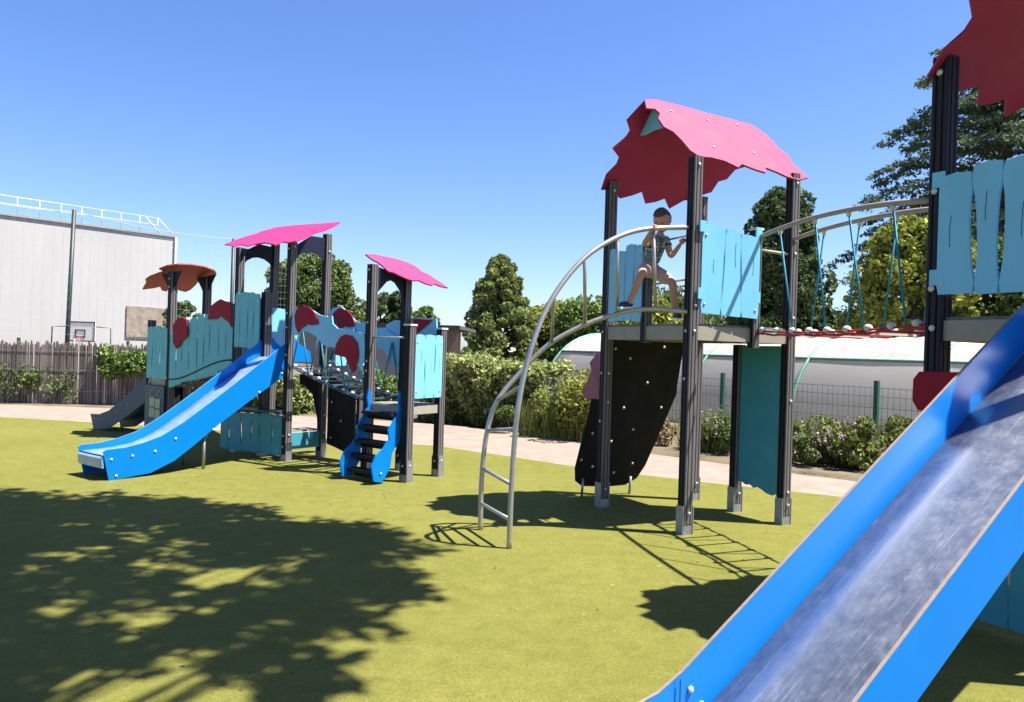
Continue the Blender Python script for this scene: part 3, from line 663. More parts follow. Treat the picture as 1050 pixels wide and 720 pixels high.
# steps
ST = thing('ladder_steps', Fk(1.95)+uq*.3, 'steep black steps between wavy blue side boards at the low pink-roofed tower', 'steps')
for k, sh_ in ((1.64, 0), (2.18, .0)):
    pts = [(0, 1.08), (.02, .98), (.0, .86), (.1, .72), (.17, .62), (.15, .52), (.24, .42), (.36, .34), (.42, .22), (.38, .05), (.30, .03), (.22, .05), (.12, .20), (.10, .35), (-.02, .5), (-.04, .8), (-.05, 1.02)]
    obj('side_board', prism([up(Fk(k)+uq*(x+.06), z) for x, z in pts], nq*.022), M['blue'], ST)
    bolt(up(Fk(k+.0)+uq*.34, .13)+nq*.03, ST, .014, nq)
for i in range(5):
    z = .80-.17*i; obj('step', beam_bm(up(Fk(1.665)+uq*(.10+.05*i), z), up(Fk(2.178)+uq*(.10+.05*i), z), .15, .04), M['black'], ST)
    obj('riser', beam_bm(up(Fk(1.665)+uq*(.05+.05*i), z-.05), up(Fk(2.178)+uq*(.05+.05*i), z-.05), .02, .06), M['black'], ST)
# --- bridge with cloud boards
BR = bridge('small rope bridge between the left towers with cloud boards along its side', Fk(.06), Fk(1.55), Bk(.06), Bk(1.55), 1.95, 1.6, 1.32, .95, .03, 0, 9, rail=False, ropes=4, knob=.026, slm=('navy', 'post'), edgem='navy')
cloud = [(.06, 2.02), (.12, 2.08), (.3, 2.11), (.48, 2.06), (.62, 2.0), (.72, 1.98), (.80, 1.97), (.88, 1.98), (.9, 1.88), (1.0, 1.82), (1.2, 1.80), (1.5, 1.76), (1.54, 1.45), (1.46, 1.36), (1.3, 1.40), (1.2, 1.5), (1.05, 1.56), (.9, 1.58), (.72, 1.60), (.6, 1.70), (.45, 1.76), (.3, 1.78), (.15, 1.72), (.06, 1.76)]
cloud2 = [(x, z+.06*math.sin(x*7)) for x, z in cloud]
redA = [(.10, 1.98), (.14, 2.08), (.24, 2.14), (.30, 2.16), (.36, 2.14), (.46, 2.12), (.58, 2.04), (.66, 1.92), (.67, 1.86), (.52, 1.84), (.42, 1.86), (.34, 1.82), (.28, 1.80), (.20, 1.72), (.13, 1.82)]
redB = [(.92, 1.48), (.96, 1.62), (1.05, 1.74), (1.16, 1.78), (1.30, 1.76), (1.42, 1.66), (1.46, 1.5), (1.42, 1.28), (1.36, 1.22), (1.26, 1.32), (1.18, 1.44), (1.05, 1.46)]
for off, cl in ((uq*.02, cloud), (-uq*.62, cloud2)):
    o = obj('cloud_board', prism([up(Fk(x)+off, z) for x, z in cl], -uq*.02), M['teal'], BR)
    for rr in [[(sum(p[0] for p in q)/len(q)+(x-sum(p[0] for p in q)/len(q))*.86, sum(p[1] for p in q)/len(q)+(z-sum(p[1] for p in q)/len(q))*.86) for x, z in q] for q in ((redA, redB) if off.y < 0 else (redA,))]: obj('red_board', prism([up(Fk(x)+off+uq*.003, z) for x, z in rr], uq*.015), M['red'], BR)
# rear blue boards behind ladder tower
o = obj('cloud_board', prism([up(Bk(x)-uq*.04, z) for x, z in ((1.2, 1.9), (1.35, 1.96), (1.5, 1.95), (1.75, 2.0), (2.1, 1.98), (2.15, 1.6), (2.0, 1.5), (1.7, 1.52), (1.4, 1.6), (1.2, 1.65))], -uq*.02), M['teal'], TR)
obj('red_board', prism([up(Bk(x)-uq*.03, z) for x, z in ((1.72, 1.98), (2.05, 1.96), (1.9, 1.86), (1.72, 1.75))], uq*.012), M['red'], o)
obj('grab_rod', tube([up(Fk(1.65), 1.72), up(Fk(2.2), 1.72)], .011), M['steel'], TR)

# ================================================================ foliage
def leafmat(name, col, isl=.35, tr=.25): return mat(name, col, .7, var=.35, scale=2.0, island=isl, trans=tr, spec=.25)
LS = .8
def leaves(bm, pts, size, rnd, flat=0., aspect=1.6, jit=.5):
    for p in pts:
        s = size*LS*(1+rnd.uniform(-jit, jit))
        n = Vector((rnd.gauss(0, 1), rnd.gauss(0, 1), rnd.gauss(0, 1)+flat)).normalized()
        t = n.orthogonal().normalized(); t = Matrix.Rotation(rnd.uniform(0, 6.28), 3, n) @ t; q = n.cross(t)
        a, b = s*aspect*.5, s*.5
        k = p+n*(s*.18)
        v = [bm.verts.new(c) for c in (p-t*a, k-q*b, p+t*a, k+q*b)]
        bm.faces.new((v[0], v[1], v[2])); bm.faces.new((v[0], v[2], v[3]))
def rball(rnd):
    while True:
        v = Vector((rnd.uniform(-1, 1), rnd.uniform(-1, 1), rnd.uniform(-1, 1)))
        if 0.01 < v.length < 1: return v
def tree(base, height, rad, label, m, name='tree', seed=1, clumps=60, per=120, size=.22, shape='round', low=.2, bark=None, group=None, csize=.28, gaps=.0, trunk_r=None, taper=1.0):
    rnd = random.Random(seed); base = Vector(base)
    root = thing(name, base, label, 'tree', group)
    bark = bark or mat('bark', (0.0800, 0.0600, 0.0440), .9, var=.3, scale=10, bump=.6, bscale=25)
    tr = trunk_r or height*.025
    bm = bmesh.new(); pts = [base-Vector((0, 0, .1)), base+Vector((rnd.uniform(-.1, .1), 0, height*.35)), base+Vector((rnd.uniform(-.15, .15), 0, height*.7)), base+Vector((0, 0, height*.93))]
    add_tube(bm, spline(pts, 4), tr, 9, tr*.25)
    cl = []; lf = []
    for i in range(clumps):
        h = (i+.5)/clumps; h = low+(1-low)*(h**.85)
        f = (h-low)/(1-low)
        if shape == 'round': w = math.sqrt(max(0.02, 1-(2*f-.85)**2/1.35))
        elif shape == 'cone': w = min(1, (1.0-f)**taper*1.12)*min(1, .5+f*4)
        elif shape == 'column': w = min(1, .55+f*3)*min(1, math.sqrt(max(.01, 1.02-f)))*1.15
        a = i*2.39996+rnd.uniform(-.5, .5); r = w*rad*math.sqrt(rnd.uniform(.25, 1))
        if rnd.random() < gaps: continue
        c = base+Vector((math.cos(a)*r, math.sin(a)*r, height*h*(1-csize*.18)))
        cs = rad*csize*rnd.uniform(.6, 1.25)*((1-.62*f) if shape == 'cone' else 1)
        if i % 3 == 0: add_tube(bm, [base+Vector((0, 0, max(low*.6, h-.12)*height)), c.lerp(base+Vector((0, 0, h*height)), .45)-Vector((0, 0, .05*height*.3)), c], tr*.35, 5, tr*.08)
        for _ in range(int(per*1.7*rnd.uniform(.7, 1.3))):
            v = rball(rnd); v = v.normalized()*(v.length**.45)
            lf.append(c+Vector((v.x*cs, v.y*cs, v.z*cs*.8)))
    obj('trunk', bm, bark, root)
    bm = bmesh.new(); leaves(bm, lf, size, rnd, flat=.4); obj('crown', bm, m, root)
    return root
g1 = leafmat('linden_leaves', (0.1900, 0.2350, 0.0700)); g2 = leafmat('dark_green_leaves', (0.0638, 0.1020, 0.0340))
g3 = leafmat('yellow_green_leaves', (0.2160, 0.2448, 0.0432)); g4 = leafmat('cedar_needles', (0.1000, 0.1450, 0.0750), .3); g5 = leafmat('fresh_leaves', (0.1275, 0.2025, 0.0450))
g6 = leafmat('mid_green_leaves', (0.1040, 0.1520, 0.0400))
def gb(px, Y): v = at(px, 360, Y); return Vector((v.x, Y, 0))
tree(gb(511, 34), 5.95, 1.85, 'conical lime tree behind the hedge, left of the curved ladder', g1, seed=3, clumps=170, per=150, size=.12, shape='cone', low=.10, csize=.27, taper=.60)
tree(gb(318, 38), 5.9, 2.3, 'round dark green tree seen between the posts of the left pink-roofed tower', g6, seed=4, clumps=70, per=200, size=.17, low=.25)
tree(gb(388, 60), 5.6, 1.9, 'dark slender tree behind the low leaf-roofed tower', g2, seed=5, clumps=40, per=120, size=.2, low=.15)
tree(gb(408, 60), 6.0, 1.5, 'darker slender tree next to its twin behind the low leaf-roofed tower', g2, seed=15, clumps=36, per=120, size=.2, low=.15, shape='column')
tree(gb(434, 55), 4.6, 1.5, 'small fresh green treetop above the grey garden house', g5, seed=6, clumps=30, per=120, size=.2)
tree(gb(187, 60), 4.6, 1.4, 'small green tree between the white hall and the far left tower', g6, seed=7, clumps=24, per=80, size=.22)
tree(gb(800, 25), 7.2, 1.42, 'tall dense dark column-shaped tree behind the right post of the middle tower', g2, seed=8, clumps=120, per=230, size=.13, shape='column', low=.10, csize=.36)
tree(gb(935, 21), 5.6, 1.65, 'yellow-green young tree behind the right end of the rope bridge', g3, seed=9, clumps=110, per=120, size=.12, shape='round', low=.22, csize=.24, gaps=.15)
tree(gb(975, 24), 6.3, 1.9, 'yellow-green leafy tree behind the nearest tower', g3, seed=19, clumps=90, per=140, size=.13, shape='cone', low=.2, csize=.28, gaps=.1)
tree(gb(1045, 22), 5.2, 2.0, 'green leafy tree low behind the nearest tower at the right edge', g6, seed=29, clumps=80, per=150, size=.13, low=.2, csize=.3)
for i, (px, Y, h, r, mm, lb) in enumerate(((572, 36, 3.9, 1.7, g3, 'yellow-green bushy tree just right of the conical lime tree'), (605, 34, 3.9, 1.8, g5, 'fresh green bushy tree above the left end of the polytunnel'),
        (655, 33, 3.9, 1.9, g3, 'bushy tree seen under the boy above the polytunnel'), (690, 36, 4.6, 1.9, g6, 'mid green bushy tree behind the middle tower post'), (550, 44, 4.0, 1.6, g6, 'darker round tree behind the curved ladder'),
        (725, 38, 3.6, 2.2, g2, 'dark low tree behind the blue panel of the middle tower'), (860, 30, 3.2, 2.4, g2, 'dark bushy tree beneath the rope bridge, left one'), (905, 28, 3.1, 2.2, g6, 'mid green bushy tree beneath the rope bridge, right one'))):
    tree(gb(px, Y), h, r, lb, mm, seed=50+i, clumps=45, per=110, size=.17, low=.15, csize=.36)
# cedar with layered drooping branches
def cedar(base, height, rad, label, seed):
    rnd = random.Random(seed); base = Vector(base); root = thing('cedar_tree', base, label, 'tree')
    bm = bmesh.new(); add_tube(bm, [base, base+Vector((0, 0, height*.5)), base+Vector((.1, 0, height))], .34, 10, .05); lf = []
    for i in range(112):
        h = .16+.84*i/112; z = height*h; L_ = rad*(1.12-h)**.62*rnd.uniform(.75, 1.12); a = i*2.39996+rnd.uniform(-.3, .3)
        d = Vector((math.cos(a), math.sin(a), 0)); p0 = base+Vector((0, 0, z)); rise = rnd.uniform(-.02, .14)
        pts = [p0, p0+d*L_*.4+Vector((0, 0, L_*(.05+rise))), p0+d*L_*.75+Vector((0, 0, L_*(.05+rise))), p0+d*L_+Vector((0, 0, L_*(rise-.08)))]
        sp = spline(pts, 5); add_tube(bm, sp, .07*L_/rad+.015, 5, .008)
        sd_ = Vector((-d.y, d.x, 0))
        for j, q in enumerate(sp):
            f = j/len(sp)
            if f < .12: continue
            wd = L_*.27*math.sin(math.pi*min(1, .1+f*.86))
            for k in range(5):
                e = q+sd_*rnd.uniform(-wd, wd)+d*rnd.uniform(-.2, .25); drop = rnd.uniform(.03, .26)
                for m_ in range(9): lf.append(e+Vector((rnd.gauss(0, .10), rnd.gauss(0, .10), -drop*rnd.random()*.8+rnd.gauss(0, .025))))
    obj('trunk', bm, mat('bark', (0, 0, 0)), root)
    bm = bmesh.new(); leaves(bm, lf, .095, rnd, flat=.2, aspect=2.6); obj('crown', bm, g4, root)
    return root
cedar(gb(1020, 31), 14.6, 7.6, 'big dark cedar with layered drooping branches behind the nearest tower', 5)

def bush(px, Y, w, d, h, label, m, seed, n=2500, size=.07, name='bush', cat='bush', group=None, dirn=(1, 0), flat=.2, z0=0):
    rnd = random.Random(seed); c = gb(px, Y) if not isinstance(px, Vector) else px
    root = thing(name, c, label, cat, group); dv = Vector((dirn[0], dirn[1], 0)).normalized(); ev = Vector((-dv.y, dv.x, 0))
    cl = []
    for i in range(max(10, int(w*(26 if z0 else 9)))): cl.append((rnd.uniform(-.5, .5)*w, rnd.uniform(-.5, .5)*d, rnd.uniform(.25, .85)*h*rnd.uniform(.8, 1.05), rnd.uniform(.14, .34)*h))
    lf = []
    for i in range(int(n*1.5)):
        x, y, z, r = cl[rnd.randrange(len(cl))]; v = rball(rnd); v = v.normalized()*v.length**.4
        zz = z+v.z*r
        lf.append(c+dv*(x+v.x*r)+ev*(y+v.y*r)+Vector((0, 0, max(.02, zz)+z0)))
    bm = bmesh.new(); leaves(bm, lf, size, rnd, flat); obj('foliage', bm, m, root)
    bm = bmesh.new()
    for x, y, z, r in cl[:14]: add_tube(bm, [c+dv*x*.7+ev*y*.5, c+dv*x+ev*y+Vector((0, 0, z+z0))], .012, 5, .004)
    obj('stems', bm, mat('bark', (0, 0, 0)), root)
    return root
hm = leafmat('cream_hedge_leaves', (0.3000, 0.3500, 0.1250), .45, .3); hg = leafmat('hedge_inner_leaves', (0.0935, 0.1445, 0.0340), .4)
def hedge(a, b, w, h, label, seed):
    rnd = random.Random(seed); root = thing('hedge', (a+b)/2, label, 'hedge'); d = (b-a); Lg = d.length; d.normalize(); e = Vector((-d.y, d.x, 0)); l1 = []; l2 = []
    for i in range(int(Lg*7500)):
        x = rnd.uniform(0, Lg); face = rnd.random(); hh = h*(1+.06*math.sin(x*2.3)+.04*math.sin(x*6.1)+.03*math.sin(x*13))
        if face < .55: y = -w/2*(1+.1*math.sin(x*3+1)); z = rnd.uniform(0, hh)
        elif face < .85: y = rnd.uniform(-w/2, w/2); z = hh
        else: y = rnd.uniform(-w/2, w/2); z = rnd.uniform(0, hh)
        bulge = .10*math.sin(x*4.3+z*3)+.06*math.sin(x*9+z*7)
        p = a+d*x+e*(y-bulge)+Vector((rnd.gauss(0, .05), rnd.gauss(0, .05), max(.01, z+rnd.gauss(0, .05))))
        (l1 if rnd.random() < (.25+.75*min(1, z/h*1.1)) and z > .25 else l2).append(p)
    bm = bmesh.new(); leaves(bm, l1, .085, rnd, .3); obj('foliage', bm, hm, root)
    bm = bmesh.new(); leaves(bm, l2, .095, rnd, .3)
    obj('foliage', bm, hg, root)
    bm = bmesh.new()
    for i in range(12): x = Lg*(i+.5)/12; add_tube(bm, [a+d*x, a+d*x+Vector((0, 0, h*.8))], .02, 5, .008)
    obj('stems', bm, mat('bark', (0, 0, 0)), root)
hedge(gb(452, 17.6), gb(572, 16.0), 1.0, 1.28, 'cream and green variegated hedge behind the gravel path', 1)
hedge(gb(225, 19.5), gb(322, 18.2), 1.0, .80, 'low mottled hedge seen under the small blue slide', 2)
bush(393, 18.0, 1.0, .8, 1.0, 'light green shrub seen behind the ladder steps', g5, 70, 3500, .08)
wm = leafmat('olive_weed_leaves', (0.1700, 0.2150, 0.0500), .45); w2m = leafmat('dry_weed_leaves', (0.2940, 0.2380, 0.1190), .4); pm = leafmat('mauve_flowers', (0.2940, 0.1960, 0.2520), .35)
for i, (px, Y, w, h, mm, lb) in enumerate(((545, 15.2, 1.1, .55, g6, 'low green plants at the foot of the hedge'), (577, 14.9, .9, 1.05, wm, 'olive shrub standing against the wire fence left of the middle tower'),
        (602, 14.3, .7, 1.35, g3, 'tall yellow-green shrub left of the black climbing wall'), (728, 13.6, .8, .45, w2m, 'dry weeds between the middle tower posts'),
        (742, 13.2, .7, .62, g6, 'small green bush in front of the green fence post by the middle tower'), (825, 12.4, 1.1, .62, wm, 'olive flowering bush just right of the middle tower'),
        (850, 12.0, 1.0, .55, g6, 'green weeds in the strip behind the path, centre right'), (878, 11.8, 1.0, .55, wm, 'olive weeds beside the right green fence post'),
        (905, 11.8, 1.0, .72, wm, 'tall yellow-green weeds left of the large blue slide'), (935, 11.5, 1.2, .75, wm, 'olive weeds half hidden by the large blue slide'),
        (690, 14.2, 1.0, .4, w2m, 'dry weeds seen beneath the middle tower'))):
    bush(px, Y, w, .8, h, lb, mm, 100+i, int(2600*w*max(.5, h)), .055, name='bush', flat=0)
# mauve flower heads and grassy stalks
rnd = random.Random(8); bm = bmesh.new(); lf = []
for i in range(70):
    px = rnd.choice([rnd.uniform(800, 925), rnd.uniform(710, 745), rnd.uniform(800, 870)]); Y = rnd.uniform(11.0, 12.4)+(1.2 if px < 760 else 0)-(px-800)*.004; c = gb(px, Y)+Vector((0, 0, rnd.uniform(.25, .75)))
    for k in range(5): lf.append(c+Vector((rnd.gauss(0, .015), rnd.gauss(0, .02), rnd.gauss(0, .03))))
leaves(bm, lf, .032, rnd); tag(obj('wild_flowers', bm, pm), 'mauve wild flowers scattered through the weeds behind the path', 'flowers', kind='stuff')
bm = bmesh.new()
for i in range(5200):
    px = rnd.uniform(700, 980) if rnd.random() < .7 else rnd.uniform(535, 640); fr_ = (px-535)/445; Y = 14.6-3.4*fr_+rnd.uniform(0, 1.3); c = gb(px, Y); hh = rnd.uniform(.15, .8); dx = Vector((rnd.gauss(0, .12), rnd.gauss(0, .12), 0)); w = Vector((.006, 0, 0))
    v = [bm.verts.new(q) for q in (c-w, c+w, c+dx*.5+Vector((0, 0, hh*.6))+w*.6, c+dx+Vector((0, 0, hh)), c+dx*.5+Vector((0, 0, hh*.6))-w*.6)]; bm.faces.new(v)
tag(obj('tall_grass', bm, wm), 'tall thin grass and stalks in the planted strip', 'grass', kind='stuff')

# ================================================================ fences, net, buildings
# paling fence at the left
fa, fb = G(-60, 413.5), G(250, 416)
fb = Vector((-5.5, 19.6, 0)); fa = Vector((-14.5, 18.2, 0))
PF = thing('picket_fence', (fa+fb)/2, 'weathered grey chestnut paling fence along the left side of the path', 'fence')
d = (fb-fa); Lg = d.length; d.normalize(); rnd = random.Random(2); e = Vector((-d.y, d.x, 0))
bm = bmesh.new(); x = 0
while x < Lg:
    h = 1.47+rnd.uniform(-.05, .05); c = fa+d*x; w = rnd.uniform(.028, .045); ln = rnd.uniform(-.03, .03)
    pts = [c-d*w/2, c+d*w/2, c+d*(w/2+ln)+Vector((0, 0, h-.05)), c+d*ln+Vector((0, 0, h)), c+d*(ln-w/2)+Vector((0, 0, h-.05))]
    add_prism(bm, pts, e*.02); x += w+rnd.uniform(.0, .022)
x = .02
while x < Lg:
    h = 1.40+rnd.uniform(-.06, .04); c = fa+d*x+e*.03; w = rnd.uniform(.03, .045)
    add_prism(bm, [c-d*w/2, c+d*w/2, c+d*w/2+Vector((0, 0, h)), c-d*w/2+Vector((0, 0, h))], e*.015); x += w+rnd.uniform(.0, .03)
obj('pickets', bm, mat('weathered_wood', (0.1550, 0.1300, 0.1100), .85, var=.4, scale=4, island=.35, aniso_scale=(1, 1, .1)), PF)
bm = bmesh.new()
for z in (.3, .8, 1.25): add_tube(bm, [fa+Vector((0, -.01, z)), fb+Vector((0, -.01, z))], .005, 5)
obj('binding_wire', bm, M['galv'], PF)
gpost = mat('green_fence_post', (.015, .085, .05), .5)
gmesh = mat('dark_wire', (.05, .065, .06), .5)
for t in (.03, .3, .57, .84): obj('fence_post', box(fa.lerp(fb, t)+e*.05, .06, .06, 1.55, d), gpost, PF)
bush((fa.lerp(fb, .635)), 0, 2.3, .2, .75, 'leafy green climber growing over the paling fence', g5, 90, 2600, .085, name='climbing_plant', cat='climber', dirn=(d.x, d.y), z0=.6)
bush((fa.lerp(fb, .30)), 0, 3.0, .2, .95, 'thin sparse climber on the left part of the paling fence', g6, 91, 1300, .06, name='climbing_plant', cat='climber', dirn=(d.x, d.y))
# ball-stop net
BN = thing('ball_net', gb(70, 22), 'tall ball-stop net on a dark pole between the fence and the white hall', 'net')
pA = at(76, 217, 22); pB = gb(236, 26.5); pC = gb(-60, 19.5)
pA0 = Vector((at(67, 350, 22).x, 22, -1)); pA.y = 22
netm = mat('net_cord', (.34, .36, .38), .8); polem = mat('dark_green_pole', (0.0200, 0.0300, 0.0250), .5)
obj('pole', tube([pA0, pA+Vector((0, 0, .05))], .065, 12, .055), polem, BN, True)
zt = pA.z
pE = gb(475, 34)
bm = bmesh.new(); segs = [(Vector((pC.x, pC.y, 0)), Vector((pA.x, pA.y, 0)), zt, zt), (Vector((pA.x, pA.y, 0)), Vector((pB.x, pB.y, 0)), zt, zt-.05), (Vector((pB.x, pB.y, 0)), Vector((pB.x+1.0, pB.y+3.6, 0)), zt-.05, zt-.1)]
for a, b, z0, z1 in segs:
    n = int((b-a).length/.24)
    for i in range(n+1): t = i/n; q = a.lerp(b, t); add_tube(bm, [up(q, -.5), up(q, z0+(z1-z0)*t-.12*math.sin(math.pi*t))], .0023, 4, caps=False)
    for j in range(int(zt/.24)+2):
        f = j/(int(zt/.24)+1); add_tube(bm, [up(a.lerp(b, k/6), -.3+(z0+(z1-z0)*k/6+.3-.12*math.sin(math.pi*k/6))*f) for k in range(7)], .0023 if f < 1 else .009, 4, caps=False)
obj('netting', bm, netm, BN)
obj('pole', tube([up(pB, -1), up(pB, zt-.03)], .06, 10), polem, BN, True)
# white hall
HB = thing('sports_hall', gb(90, 56)+Vector((0, 0, -1.7)), 'large white windowless hall with a railing round its flat roof', 'building')
h0 = at(-140, 204, 47.5); h1 = at(181, 244, 62)
hw = mat('white_render', (0.3700, 0.3650, 0.3550), .85, var=.07, scale=.25, grime=.10, bump=.1, bscale=3, aniso_scale=(1, 1, .45))
dh = Vector((h1.x-h0.x, h1.y-h0.y, 0)).normalized(); bk = Vector((-dh.y, dh.x, 0))
zt_ = (h0.z+h1.z)/2
print('hall tops', h0.z, h1.z)
a = Vector((h0.x, h0.y, -1.8)); b = Vector((h1.x, h1.y, -1.8))
obj('wall', prism([a, b, b+bk*14, a+bk*14], Vector((0, 0, h1.z+1.8))), hw, HB)
obj('roof_coping', prism([up(p, h1.z) for p in (a-bk*.12, b-bk*.12+dh*.12, b+bk*14, a+bk*14)], Vector((0, 0, .14))), mat('grey_coping', (.25, .24, .24), .7), HB)
rl = mat('white_rail', (0.5400, 0.5400, 0.5400), .4, .1)
bm = bmesh.new(); LL = (b-a).length
for i in range(14): p = up(a.lerp(b, i/14.0)+bk*.3, h1.z+.14); add_tube(bm, [p, p+Vector((0, 0, 1.25))], .035, 6)
for zz in (.7, 1.25): add_tube(bm, [up(a+bk*.3, h1.z+.14+zz), up(a.lerp(b, 13/14)+bk*.3, h1.z+.14+zz)], .028, 6)
q = up(a.lerp(b, 13/14)+bk*.3, h1.z+.14)
add_tube(bm, [q+Vector((0, 0, 1.25)), q+dh*1.3], .05, 6); add_tube(bm, [q+dh*-1+Vector((0, 0, 1.25)), q+dh*.3], .05, 6)
obj('roof_railing', bm, rl, HB)
bp_ = mat('tan_brick_panel', (0.2475, 0.2025, 0.1575), .9, var=.25, scale=3)
x0 = hitplane(129, 330, a, bk); x1 = hitplane(171, 330, a, bk); zlo = hitplane(150, 346, a, bk).z; zhi = hitplane(150, 315, a, bk).z
obj('brick_infill', prism([up(x0, zlo)-bk*.003, up(x1, zlo)-bk*.003, up(x1, zhi)-bk*.003, up(x0, zhi)-bk*.003], -bk*.12), bp_, HB)
obj('drainpipe', tube([up(b, -1.7)-bk*.15-dh*.1, up(b, h1.z)-bk*.15-dh*.1], .08, 8), rl, HB)
# basketball goal
BG = thing('basketball_goal', gb(82, 47)+Vector((0, 0, -1.7)), 'basketball goal with white backboard in front of the white hall', 'basketball goal')
c = at(82.5, 340, 46.5)
bd = mat('backboard_white', (.95, .86, .74), .5); bk2 = mat('black_line', (.04, .03, .03), .6); orr = mat('orange_rim', (.55, .07, .04), .4)
o = obj('backboard', box(Vector((c.x, c.y, c.z-.6)), 1.75, .04, 1.2), bd, BG)
bm = bmesh.new()
for (w, h, zc) in ((1.75, 1.2, 0), (.62, .48, -.12)):
    t = .07
    for (cx, cz, sx, sz) in ((0, h/2-t/2, w, t), (0, -h/2+t/2, w, t), (-w/2+t/2, 0, t, h-2*t), (w/2-t/2, 0, t, h-2*t)):
        add_box(bm, Vector((c.x+cx, c.y-.03, c.z+zc+cz-sz/2)), sx, .015, sz)
obj('board_lines', bm, bk2, o)
obj('rim', tube([Vector((c.x+.23*math.cos(t*math.pi/8), c.y-.28+.23*math.sin(t*math.pi/8), c.z-.38)) for t in range(17)], .025, 6), orr, BG)
bm = bmesh.new()
for t in range(12): an = t*math.pi/6; add_tube(bm, [Vector((c.x+.23*math.cos(an), c.y-.28+.23*math.sin(an), c.z-.38)), Vector((c.x+.12*math.cos(an+.3), c.y-.28+.12*math.sin(an+.3), c.z-.8))], .008, 4)
obj('net', bm, M['white'], BG)
obj('support_pole', tube([Vector((c.x, c.y+1.0, -1.7)), Vector((c.x, c.y+1.0, c.z-.5)), Vector((c.x, c.y+.03, c.z-.1))], .06, 8), polem, BG)
for s in (-1, 1): obj('goal_frame', tube([Vector((c.x+s*.9, c.y+.1, c.z+.3)), Vector((c.x+s*1.75, c.y+.1, c.z+.25)), Vector((c.x+s*1.8, c.y+.1, -1.7))], .035, 6), polem, BG)
# grey garden house
GH = thing('garden_house', gb(385, 24), 'low grey-walled garden house with a thin dark flat roof behind the left play towers', 'building')
a = gb(298, 23.5); b = gb(452, 22.6); z = 2.18
gw = mat('grey_beige_render', (0.2700, 0.2475, 0.2175), .9, var=.1, scale=1.2, grime=.2)
obj('wall', prism([a, b, b+Vector((.3, 4, 0)), a+Vector((0, 4, 0))], Vector((0, 0, z))), gw, GH)
obj('roof', prism([up(a+Vector((-.2, -.3, 0)), z), up(b+Vector((.55, -.3, 0)), z), up(b+Vector((.8, 4.2, 0)), z), up(a+Vector((-.2, 4.2, 0)), z)], Vector((0, 0, .10))), mat('dark_roof_felt', (.07, .065, .065), .8), GH)
bm = bmesh.new()
for i in range(5): add_box(bm, b+Vector((.10+.09*i, -.15, 0)), .075, .03, z-.05)
obj('timber_screen', bm, mat('brown_timber', (0.1760, 0.1120, 0.0720), .8, var=.2), GH)
w_ = obj('window', box(up(gb(345, 23.2), 1.1)+Vector((0, -.12, 0)), .9, .04, .75), mat('window_frame_white', (.65, .65, .62), .5), GH)
obj('pane', box(up(gb(345, 23.2), 1.16)+Vector((0, -.15, 0)), .78, .02, .63), mat('window_glass_dark', (.05, .07, .09), .08, 0, spec=.8), w_)
# far pale house and pink awning beyond the hedge
FH = thing('pale_house', gb(535, 40), 'pale low building seen just above the hedge by the polytunnel', 'building')
obj('wall', box(gb(534, 42), 4.2, 3, 1.55), mat('pale_wall', (0.3850, 0.3500, 0.3150), .9, var=.05), FH)
bm = bmesh.new(); q = gb(534, 42); add_prism(bm, [q+Vector((-2.3, -1.7, 1.55)), q+Vector((-2.3, 0, 1.78)), q+Vector((-2.3, 1.7, 1.55))], Vector((4.6, 0, 0))); obj('roof', bm, mat('pale_tiles', (.42, .30, .25), .9), FH)
AW = thing('parasol', gb(551, 36), 'small faded pink parasol left of the polytunnel end', 'parasol')
q = gb(551, 36); bm = bmesh.new(); add_tube(bm, [q+Vector((0, 0, 1.72)), q+Vector((0, 0, 1.98))], .75, 8, .03); obj('canopy', bm, mat('faded_pink_cloth', (.55, .13, .16), .8), AW); obj('pole', tube([q, q+Vector((0, 0, 1.95))], .03), M['white'], AW)
# polytunnel
v = Vector((.61, -.79, 0)).normalized(); w = Vector((.79, .61, 0)).normalized()
PT = thing('polytunnel', Vector((6, 19, 0)), 'long white plastic polytunnel greenhouse with green ribs behind the wire fence', 'greenhouse')
nb = Vector((7.6, 14.6, 0))-v*10.9; Lt = 22.0; Wd = 5.0; Ht = 2.2
def prof(t): # 0..1 around the arch
    a = math.pi*t; c_ = math.cos(a); s_ = math.sin(a)
    x = -math.copysign(abs(c_)**.92, c_); return Wd/2+Wd/2*x, Ht*(s_**.92)
def arch(o, t, sc=1.0): x, z = prof(t); return o+w*((x-Wd/2)*sc+Wd/2)+Vector((0, 0, z*sc))
cover = mat('white_tunnel_film', (0.7912, 0.7740, 0.7396), .6, var=.03, scale=1.2, spec=.25, grime=.05, trans=.8)
bm = bmesh.new(); NS = 33; NA = 28; rows = []
for i in range(NS):
    o = nb+v*(Lt*i/(NS-1)); rows.append([bm.verts.new(arch(o, k/NA, 1+.004*math.sin(i*1.7))) for k in range(NA+1)])
for i in range(NS-1):
    for k in range(NA): bm.faces.new((rows[i][k], rows[i][k+1], rows[i+1][k+1], rows[i+1][k])).smooth = True
bm.faces.new(rows[0]); bm.faces.new(rows[-1][::-1]); obj('cover', bm, cover, PT)
def strip_mat():
    m = mat('dirty_beige_film', (0.3850, 0.3430, 0.2940), .75, var=.3, scale=3, aniso_scale=(3, 3, .6), grime=.5); return m
lo = next(k/200 for k in range(200) if prof(k/200)[1] > 1.62); bm = bmesh.new(); rows = []
for i in range(NS):
    o = nb+v*(Lt*i/(NS-1)); rows.append([bm.verts.new(arch(o, lo+(1-2*lo)*k/14, 1.008+.004*math.sin(i*1.7))) for k in range(15)])
for i in range(NS-1):
    for k in range(14): bm.faces.new((rows[i][k], rows[i][k+1], rows[i+1][k+1], rows[i+1][k])).smooth = True
obj('ridge_cover', bm, strip_mat(), PT)
grn = mat('pale_green_tube', (.10, .26, .20), .45)
